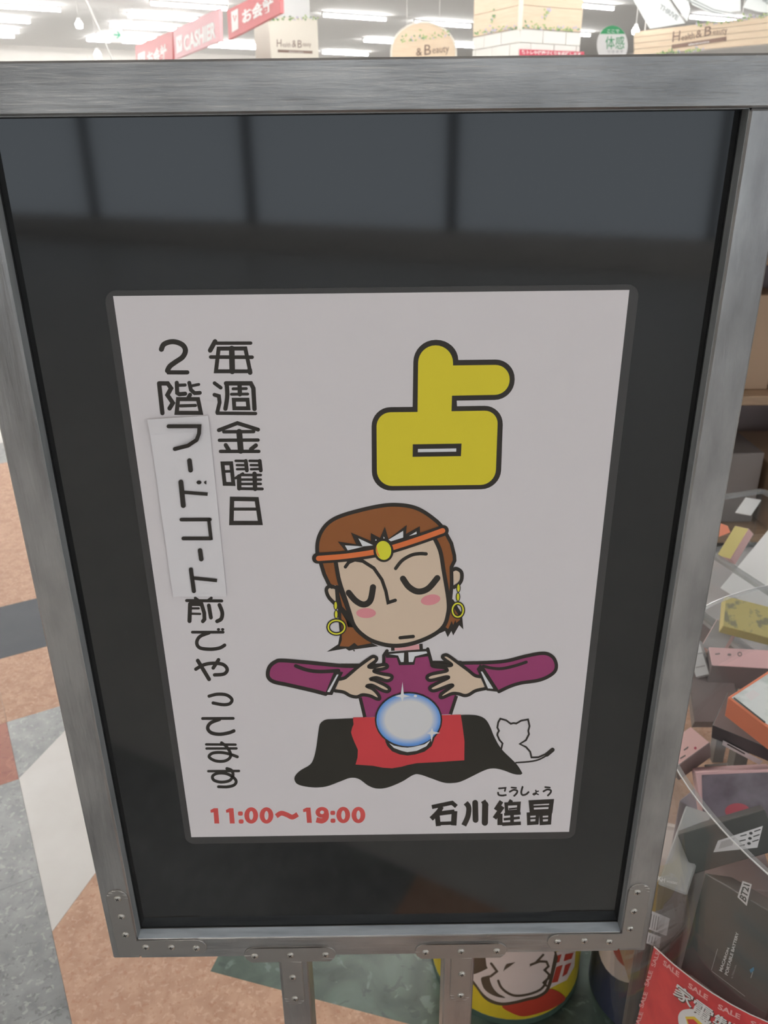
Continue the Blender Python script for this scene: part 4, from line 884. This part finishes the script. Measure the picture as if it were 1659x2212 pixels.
o, n, *_ = carton('card', 'large blank white card leaning in the clear tray', P, n, (1556, 1270), (1690, 1352), (1634, 1118), 0.002, 'c_white', 'c_white', 0.0, 'card', 'cards in the clear tray')
P = at_z(1605, 1108, 0.56); n = (-inn*0.6+Vector((0, 0, 0.8))).normalized()
o, n, *_ = carton('card', 'small white card behind the large white card', P, n, (1588, 1107), (1621, 1113), (1602, 1073), 0.002, 'c_white', 'c_white', 0.0, 'card', 'cards in the clear tray')
P = at_z(1565, 1170, 0.56); n = (-inn*0.7+Vector((0, 0, 0.7))).normalized()
o, n, *_ = carton('carton', 'red and yellow snack-coloured box at the edge of the clear tray', P, n, (1548, 1200), (1578, 1208), (1556, 1128), 0.02, 'c_olive', 'c_pinkb', 0.0008, 'box', 'boxes in the clear tray')
Art().fill([(1553, 1160), (1578, 1150), (1572, 1136), (1556, 1130)], M['c_orange'], 0).build('print', onp(P, n), o, 'orange print')

# ------------------------------------------------------------------ shelf unit with goods behind, at the right
M['shelf_wood'] = mat('shelf_wood', alb(126, 104, 82), 0.5, mottle=(alb(110, 90, 72), 20, (1, 6, 6), 0.3, 0.7)); M['shelf_back'] = mat('shelf_back', alb(128, 116, 114), 0.7)
sx0, sx1, sy0, sy1 = 0.72, 2.2, 1.25, 1.65
su = thing('shelf_unit', ((sx0+sx1)/2, (sy0+sy1)/2, 0), 'low wooden shelf unit of boxed goods behind the sign at the right', 'shelf')
mesh_obj('back_panel', *abox(sx0, sx1, sy1-0.015, sy1, 0.0, 1.3), M['shelf_back'], su)
for x in (sx0, sx1-0.02): mesh_obj('side_panel', *abox(x, x+0.02, sy0, sy1-0.0152, 0.0, 1.3), M['shelf_back'], su)
SZ = (0.08, 0.42, 0.76, 1.06)
for z in SZ: mesh_obj('shelf_board', *abox(sx0+0.0202, sx1-0.0202, sy0, sy1-0.0152, z-0.022, z, 0.002), M['shelf_wood'], su)
wn = {'c_mauve': 'mauve', 'c_white': 'white', 'c_grey': 'grey', 'c_pinkb': 'salmon', 'c_brown': 'brown', 'c_bark': 'taupe'}
ords = ['bottom', 'second', 'third', 'top']; od = {}
for zi, z in enumerate(SZ):
    x = sx0+0.05; j = zi*2
    while x < sx1-0.25:
        bw = 0.11+0.05*((j*7) % 4)/3; bh = 0.15+0.06*((j*5) % 3)/2; cn = list(wn)[(j*5+zi) % 6]
        V, F = abox(x, x+bw, sy0+0.03+0.02*(j % 3), sy1-0.08, z+0.0003, z+bh, 0.002)
        o = mesh_obj('carton', V, F, M[cn], None, loc=(x+bw/2, sy0+0.15, z))
        od[(zi, cn)] = od.get((zi, cn), 0)+1
        tag(o, '%s%s box from the left on the %s board of the shelf unit' % (['first ', 'second ', 'third '][od[(zi, cn)]-1], wn[cn], ords[zi]), 'box', 'boxed goods on the shelf unit')
        x += bw+0.02; j += 1

# ------------------------------------------------------------------ overhead: signs, pillars, banners above the sign's top edge
M['sign_red'] = mat('cashier_red', (0.58, 0.16, 0.17), 0.5); M['sign_pink'] = mat('cashier_pink', (0.76, 0.42, 0.45), 0.5); M['sign_white'] = mat('sign_white', (0.86, 0.84, 0.83), 0.5)
M['wood'] = mat('pale_plank', (0.80, 0.66, 0.50), 0.6, mottle=((0.76, 0.60, 0.44), 6, (1, 1, 14), 0.35, 0.65)); M['cream'] = mat('cream_board', (0.84, 0.79, 0.70), 0.6)
M['brick'] = mat('white_brick', (0.84, 0.82, 0.78), 0.7); M['joint'] = mat('brick_joint', (0.72, 0.68, 0.64), 0.8); M['leaf'] = mat('leaf_green', (0.16, 0.30, 0.13), 0.6); M['leaf2'] = mat('leaf_light', (0.42, 0.52, 0.22), 0.6); M['lilac'] = mat('lilac', (0.60, 0.54, 0.66), 0.6)
M['sign_brown'] = mat('sign_brown', (0.24, 0.16, 0.13), 0.5); M['pop_green'] = mat('pop_green', (0.06, 0.33, 0.14), 0.5); M['banner'] = mat('banner_white', (0.80, 0.83, 0.82), 0.6); M['banner_grey'] = mat('banner_grey', (0.30, 0.32, 0.33), 0.5)
M['wire'] = mat('hanging_wire', (0.75, 0.74, 0.72), 0.5); M['exit_green'] = mat('exit_green', (0.10, 0.55, 0.36), 0.5); M['strip_red'] = mat('strip_red', (0.60, 0.10, 0.14), 0.5); M['amber'] = mat('amber', (0.75, 0.5, 0.1), 0.5)
def vplane(px, py, Y, d):
    P = at_y(px, py, Y); d = Vector(d).normalized(); n = d.cross(UPV).normalized()
    if n.dot(CAM-P) < 0: n = -n
    return P, n
def board(pxs, P, n, th, m, parent, name='board'):
    return mesh_obj(name, *prism([on_plane(*q, P, n) for q in pxs], -n*th), M[m] if isinstance(m, str) else m, parent)
def hang(p, parent):
    V, F = tube([p, (p.x, p.y, CZ-0.001)], 0.0025, 5); mesh_obj('hanging_wire', V, F, M['wire'], parent)
D1 = -E1
P, n = vplane(490, 85, 11.0, D1)
for (pts, m, txt, tq, mk, lab) in [
    ([(292, 99), (373, 66), (373, 128), (296, 160)], 'sign_red', 'お会計', [(318, 112), (360, 92), (360, 128), (318, 146)], [(298, 117), (313, 110), (313, 140), (298, 148)], 'farther red cashier sign hanging left of the pink one'),
    ([(374, 65), (473, 17), (475, 89), (378, 128)], 'sign_pink', 'CASHIER', [(396, 78), (466, 44), (466, 82), (398, 113)], [(380, 80), (393, 74), (394, 110), (382, 116)], 'pink cashier sign hanging between the two red ones'),
    ([(490, 22), (604, -34), (606, 28), (494, 86)], 'sign_red', 'お会計', [(522, 22), (590, -12), (590, 22), (524, 54)], [(499, 26), (514, 18), (515, 62), (501, 70)], 'nearer red cashier sign hanging right of the pink one')]:
    c_ = on_plane(*pts[0], P, n); o = thing('hanging_sign', on_plane((pts[2][0]+pts[3][0])/2, (pts[2][1]+pts[3][1])/2, P, n), lab, 'sign', 'cashier signs overhead')
    board(pts, P, n, 0.04, m, o)
    Art().text(txt, tq, M['sign_white'], 1, 0.045).build('lettering', onp(P, n, 0.003), o, 'white lettering '+txt)
    Art().fill(mk, M['sign_white'], 1).stroke([(mk[0][0]+5, mk[0][1]+8), (mk[0][0]+8, mk[0][1]+20), (mk[0][0]+11, mk[0][1]+8)], 2.5, M[m], 3).build('pictogram', onp(P, n, 0.003), o, 'white square pictogram')
    for q in (pts[0], pts[1]): hang(on_plane(*q, P, n)-n*0.02, o)
def leaves(quad_px, P, n, cnt, parent, seed, sz=4.0):
    """painted garland: a spray of small leaf shapes along a line of pixels"""
    rnd = random.Random(seed); A = Art(); (x0, y0), (x1, y1), sp = quad_px
    for i in range(cnt):
        t_ = rnd.random(); cx = x0+(x1-x0)*t_+rnd.uniform(-3, 3); cy = y0+(y1-y0)*t_-abs(rnd.gauss(0, sp)); an = rnd.uniform(0, 180)
        A.fill(ell(cx, cy, sz*rnd.uniform(.5, 1), sz*0.4, an, 8), M[rnd.choice(['leaf', 'leaf2', 'leaf2', 'lilac', 'lilac'])], 1+rnd.random()*12)
    A.build('garland', onp(P, n, 0.004), parent, 'garland of green leaves and lilac flowers')['kind'] = 'stuff'
# big pillar: corner towards us
Pc = at_y(1123, 60, 8.2)
Pl, nl = vplane(1123, 60, 8.2, D1); Pr, nr = vplane(1123, 60, 8.2, E2)
wl = (on_plane(1022, 78, Pl, nl)-Pc).dot(D1); wr = (on_plane(1255, 70, Pr, nr)-Pc).dot(E2)
pil = thing('pillar', ((Pc+D1*wl/2+E2*wr/2).x, (Pc+D1*wl/2+E2*wr/2).y, 0), 'square pillar clad in pale planks above white bricks with a flower garland', 'pillar')
base = Vector((Pc.x, Pc.y, 0)); zs = Pc.z
def pbox(a0, a1, b0, b1, z0, z1, m, name, bev=0.0):
    c_ = base+D1*(a0+a1)/2+E2*(b0+b1)/2+Vector((0, 0, (z0+z1)/2))
    return mesh_obj(name, *obox(c_, D1*(a1-a0)/2, E2*(b1-b0)/2, Vector((0, 0, (z1-z0)/2)), bev), M[m], pil)
pbox(0.012, wl, 0.012, wr, 0.0, CZ, 'joint', 'core')
pz = zs; k = 0
while pz < CZ-0.02:
    z1 = min(pz+0.185, CZ-0.002)
    pbox(0.02, wl, 0.0, 0.0119, pz, z1-0.004, 'wood', 'plank'); pbox(0.0, 0.0119, 0.02, wr, pz, z1-0.004, 'wood', 'plank'); pz = z1
pbox(-0.012, 0.019, -0.012, 0.019, zs-0.02, CZ-0.001, 'cream', 'corner_trim')
bz = zs-0.01
for row in range(5):
    z1 = bz-0.11*row; off = 0.14*(row % 2)
    for (W0, side) in ((wl, 0), (wr, 1)):
        x = 0.0-off
        while x < W0:
            xa, xb = max(x+0.004, 0.0), min(x+0.276, W0)
            if xb-xa > 0.02:
                if side == 0: pbox(xa, xb, 0.0, 0.0119, z1-0.104, z1, 'brick', 'brick')
                else: pbox(0.0, 0.0119, max(xa, 0.0121), xb, z1-0.104, z1, 'brick', 'brick')
            x += 0.28
leaves(((1024, 77), (1122, 60), 5), Pl, nl, 46, pil, 3); leaves(((1126, 60), (1254, 69), 5), Pr, nr, 60, pil, 4)
leaves(((1060, 52), (1070, 30), 6), Pl, nl, 14, pil, 5); leaves(((1172, 48), (1190, 22), 7), Pr, nr, 22, pil, 6)
stp = thing('price_strip', on_plane(1190, 128, Pr+nr*0.02, nr), 'red strip with white lettering on the white brick pillar', 'sign')
PS = Pr+nr*0.016
board([(1122, 106), (1262, 112), (1262, 126), (1122, 121)], PS, nr, 0.003, 'strip_red', stp)
Art().text('筋トレや健康づくりを応援します', [(1127, 108), (1255, 113.5), (1255, 121), (1127, 117)], M['sign_white'], 1, 0.03).build('lettering', onp(PS, nr, 0.002), stp, 'small white lettering')
# second pillar, farther, with shop lettering
Pc = at_y(583, 90, 12.5); Pl, nl = vplane(583, 90, 12.5, D1); Pr, nr = vplane(583, 90, 12.5, E2)
wl = (on_plane(551, 108, Pl, nl)-Pc).dot(D1); wr = (on_plane(688, 90, Pr, nr)-Pc).dot(E2)
zt_ = on_plane(583, 34, Pr, nr).z
pil = thing('pillar', ((Pc+D1*wl/2+E2*wr/2).x, (Pc+D1*wl/2+E2*wr/2).y, 0), 'farther cream pillar with serif lettering and a green garland at its head', 'pillar')
base = Vector((Pc.x, Pc.y, 0)); pbox(0, wl, 0, wr, 0, zt_, 'cream', 'shaft', 0.01); pbox(0.08, wl-0.02, 0.08, wr-0.08, zt_+0.0002, CZ, 'white', 'neck')
hb = Art().fill([(600, 107), (675, 110), (675, 116), (600, 113)], M['sign_brown'], 1).text('H', [(598, 85), (608, 85), (608, 101), (598, 101)], M['sign_brown'], 1).text('ealth', [(610, 91), (628, 92), (628, 102), (610, 101)], M['sign_brown'], 1).text('&', [(631, 87), (640, 87), (640, 102), (631, 102)], M['sign_brown'], 1).text('B', [(643, 87), (652, 87), (652, 103), (643, 103)], M['sign_brown'], 1).text('eauty', [(654, 92), (672, 93), (672, 104), (654, 103)], M['sign_brown'], 1).text('electronics', [(624, 109.5), (655, 111), (655, 114), (624, 112.5)], M['sign_white'], 2)
hb.build('lettering', onp(Pr, nr, 0.003), pil, 'brown lettering Health & Beauty')
leaves(((586, 44), (686, 42), 4), Pr, nr, 40, pil, 9)
# arched board
P, n = vplane(915, 100, 10.0, (1, 0.25, 0))
ar = thing('arched_sign', on_plane(915, 160, P, n), 'arch-topped pale wooden sign with brown serif lettering', 'sign')
top = [(915+70*math.cos(R(a_)), 112-64*math.sin(R(a_))) for a_ in range(0, 181, 12)]
board([(985, 175)] + top + [(845, 175)], P, n, 0.03, 'wood', ar)
ri = Art().stroke([(985, 170)] + top + [(845, 170)], 4, M['cream'], 1); ri.build('edge_trim', onp(P, n, 0.004), ar)
Art().text('&', [(899, 104), (912, 104), (912, 120), (899, 120)], M['sign_brown'], 1).text('B', [(917, 97), (931, 96), (931, 118), (917, 119)], M['sign_brown'], 1).text('eauty', [(934, 104), (970, 99), (970, 118), (934, 120)], M['sign_brown'], 1).build('lettering', onp(P, n, 0.004), ar, 'brown lettering & Beauty')
leaves(((866, 92), (972, 78), 9), P, n, 40, ar, 11)
for q in ((880, 62), (950, 60)): hang(on_plane(*q, P, n)-n*0.015, ar)
# plank fascia with lettering, upper right
P, n = vplane(1655, 96, 6.0, (-0.69, 0.72, 0))
fa = thing('fascia_sign', on_plane(1520, 108, P, n), 'long pale plank fascia sign with brown serif lettering and vines', 'sign')
board([(1371, 69), (1700, 30), (1700, 92), (1371, 120)], P, n, 0.05, 'joint', fa, 'backing')
for i in range(4):
    a0, a1 = i/4+0.004, (i+1)/4-0.012; L0 = (69+51*a0, 30+62*a0); L1 = (69+51*a1, 30+62*a1)
    mesh_obj('plank', *prism([on_plane(1371, L0[0], P, n), on_plane(1700, L0[1], P, n), on_plane(1700, L1[1], P, n), on_plane(1371, L1[0], P, n)], n*0.012), M['wood'], fa)
Pf = P+n*0.013
Art().fill([(1451, 97), (1569, 79), (1569, 88), (1451, 105)], M['sign_brown'], 1).text('H', [(1454, 68), (1470, 66), (1468, 88), (1452, 91)], M['sign_brown'], 1, 0.0).text('ealth', [(1472, 75), (1500, 68), (1500, 84), (1472, 88)], M['sign_brown'], 1).text('&', [(1504, 66), (1517, 64), (1516, 80), (1503, 82)], M['sign_brown'], 1).text('B', [(1523, 58), (1538, 55), (1536, 76), (1521, 79)], M['sign_brown'], 1).text('eauty', [(1540, 66), (1571, 60), (1571, 77), (1540, 78)], M['sign_brown'], 1).text('electronics', [(1487, 94), (1532, 87.5), (1532, 92), (1487, 98.5)], M['sign_white'], 2, 0.02).build('lettering', onp(Pf, n, 0.002), fa, 'brown lettering Health & Beauty electronics')
leaves(((1500, 58), (1690, 32), 5), Pf, n, 90, fa, 13); leaves(((1420, 118), (1520, 110), 4), Pf, n, 40, fa, 14)
for q in ((1390, 67), (1600, 42)): hang(on_plane(*q, P, n)-n*0.02, fa)
# round green and white pop sign
P, n = vplane(1324, 90, 5.4, (1, 0.1, 0))
po = thing('oval_sign', on_plane(1324, 132, P, n), 'upright oval white pop sign with a green cap and green lettering', 'sign')
board(ell(1323, 98, 33, 43, 0, 36), P, n, 0.006, 'sign_white', po)
capp = [p for p in ell(1323, 98, 33, 43, 0, 72) if p[1] < 74]; capp.sort(key=lambda p: p[0])
Art().fill(capp, M['pop_green'], 1).text('体感', [(1308, 78), (1349, 78), (1349, 106), (1308, 106)], M['pop_green'], 1, 0.0).text('できます', [(1311, 109), (1347, 108), (1347, 114), (1311, 115)], M['c_grey'], 1, 0.02).text('ここで', [(1312, 64), (1338, 64), (1338, 71), (1312, 71)], M['sign_white'], 3, 0.02).build('lettering', onp(P, n, 0.001), po, 'green cap and green lettering 体感')
V, F = tube([on_plane(1323, 138, P, n), Vector((on_plane(1323, 138, P, n).x, on_plane(1323, 138, P, n).y, 0.012))], 0.008, 8); mesh_obj('pole', V, F, M['wire'], po)
bq = on_plane(1323, 138, P, n); mesh_obj('foot', *lathe(bq.x, bq.y, [(0, 0), (0.16, 0), (0.16, 0.01), (0, 0.012)], 24), M['wire'], po)
# white angled banners
P, n = vplane(1500, 20, 7.2, (1, -0.3, 0))
bn = thing('hanging_banner', on_plane(1430, 60, P, n), 'white angular hanging banner ring with dark block lettering', 'banner')
for i, q in enumerate([[(1345, -40), (1420, -40), (1480, 50), (1404, 62)], [(1424, -40), (1476, -40), (1492, 20), (1484, 46)], [(1478, -40), (1600, -40), (1600, 24), (1540, 30), (1495, 10)], [(1604, 16), (1625, -20), (1720, -30), (1700, 30), (1640, 26)]]):
    board(q, P+n*0.02*i, n, 0.012, 'banner', bn, 'banner_panel')
bt = Art().text('THRIVE', [(1428, 8), (1467, 35), (1462, 45), (1423, 18)], M['banner_grey'], 1, 0.04)
bt.build('lettering', onp(P+n*0.07, n, 0.002), bn, 'dark lettering THRIVE')
Art().text('THRIVE', [(1637, -16), (1676, 10), (1672, 19), (1633, -7)], M['banner_grey'], 1, 0.04).build('lettering', onp(P+n*0.07, n, 0.002), bn, 'dark lettering THRIVE')
Art().stroke([(1476, -4), (1540, 26), (1575, 34)], 2.5, M['banner_grey'], 1).stroke([(1490, -4), (1542, 21), (1590, 31)], 2, M['banner_grey'], 1).build('seam_lines', onp(P+n*0.07, n, 0.002), bn)
for q in ((1390, -38), (1560, -38)): hang(on_plane(*q, P, n), bn)
# exit sign
P, n = vplane(251, 75, 15.0, (1, 0.55, 0))
ex = thing('exit_sign', on_plane(251, 92, P, n), 'small white hanging exit sign with a green running mark', 'sign')
board([(237, 58), (264, 60), (266, 92), (239, 91)], P, n, 0.05, 'sign_white', ex)
Art().stroke([(247, 75), (258, 76)], 3, M['exit_green'], 1).stroke([(254, 69), (259, 76), (253, 82)], 2.5, M['exit_green'], 1).build('arrow', onp(P, n, 0.004), ex, 'green mark')
for q in ((242, 58), (260, 60)): hang(on_plane(*q, P, n), ex)
# spot lamps and a ceiling drop cable
for (x, y, Y, wh) in ((172, 62, 13.0, 'left of the exit sign'), (1411, 22, 6.6, 'left of the dark banner lettering'), (1479, 27, 6.6, 'right of the dark banner lettering'), (1372, 75, 6.9, 'at the left end of the plank fascia'), (212, 127, 15.0, 'at the far left just over the sign')):
    p = at_y(x, y, Y); s_ = 0.004*Y
    o = thing('spot_lamp', (p.x, p.y, p.z), 'small bright spot lamp hanging '+wh, 'light', 'spot lamps overhead')
    mesh_obj('bulb', *lathe(p.x, p.y, [(0, p.z), (s_*0.8, p.z+s_*0.2), (s_, p.z+s_), (s_*0.6, p.z+s_*1.8)], 12), M['tube'], o)
    mesh_obj('cap', *lathe(p.x, p.y, [(s_*0.6, p.z+s_*1.8), (s_*0.5, p.z+s_*2.6), (0, p.z+s_*2.6)], 12), M['white'], o)
    hang(Vector((p.x, p.y, p.z+s_*2.6)), o)
A, B = at_y(180, -12, 8.0), at_y(242, 126, 8.0)
V, F = tube([Vector((A.x, A.y, CZ)), A, B, Vector((B.x+0.1, B.y, 1.0)), Vector((B.x+0.12, B.y, 0.0))], 0.008, 6)
o = mesh_obj('drop_cable', V, F, M['wire'], None, loc=(B.x+0.12, B.y, 0)); tag(o, 'thin pale cable slanting down from the ceiling at the left', 'cable')

for o in bpy.data.objects:
    if '_o' in o: del o['_o']
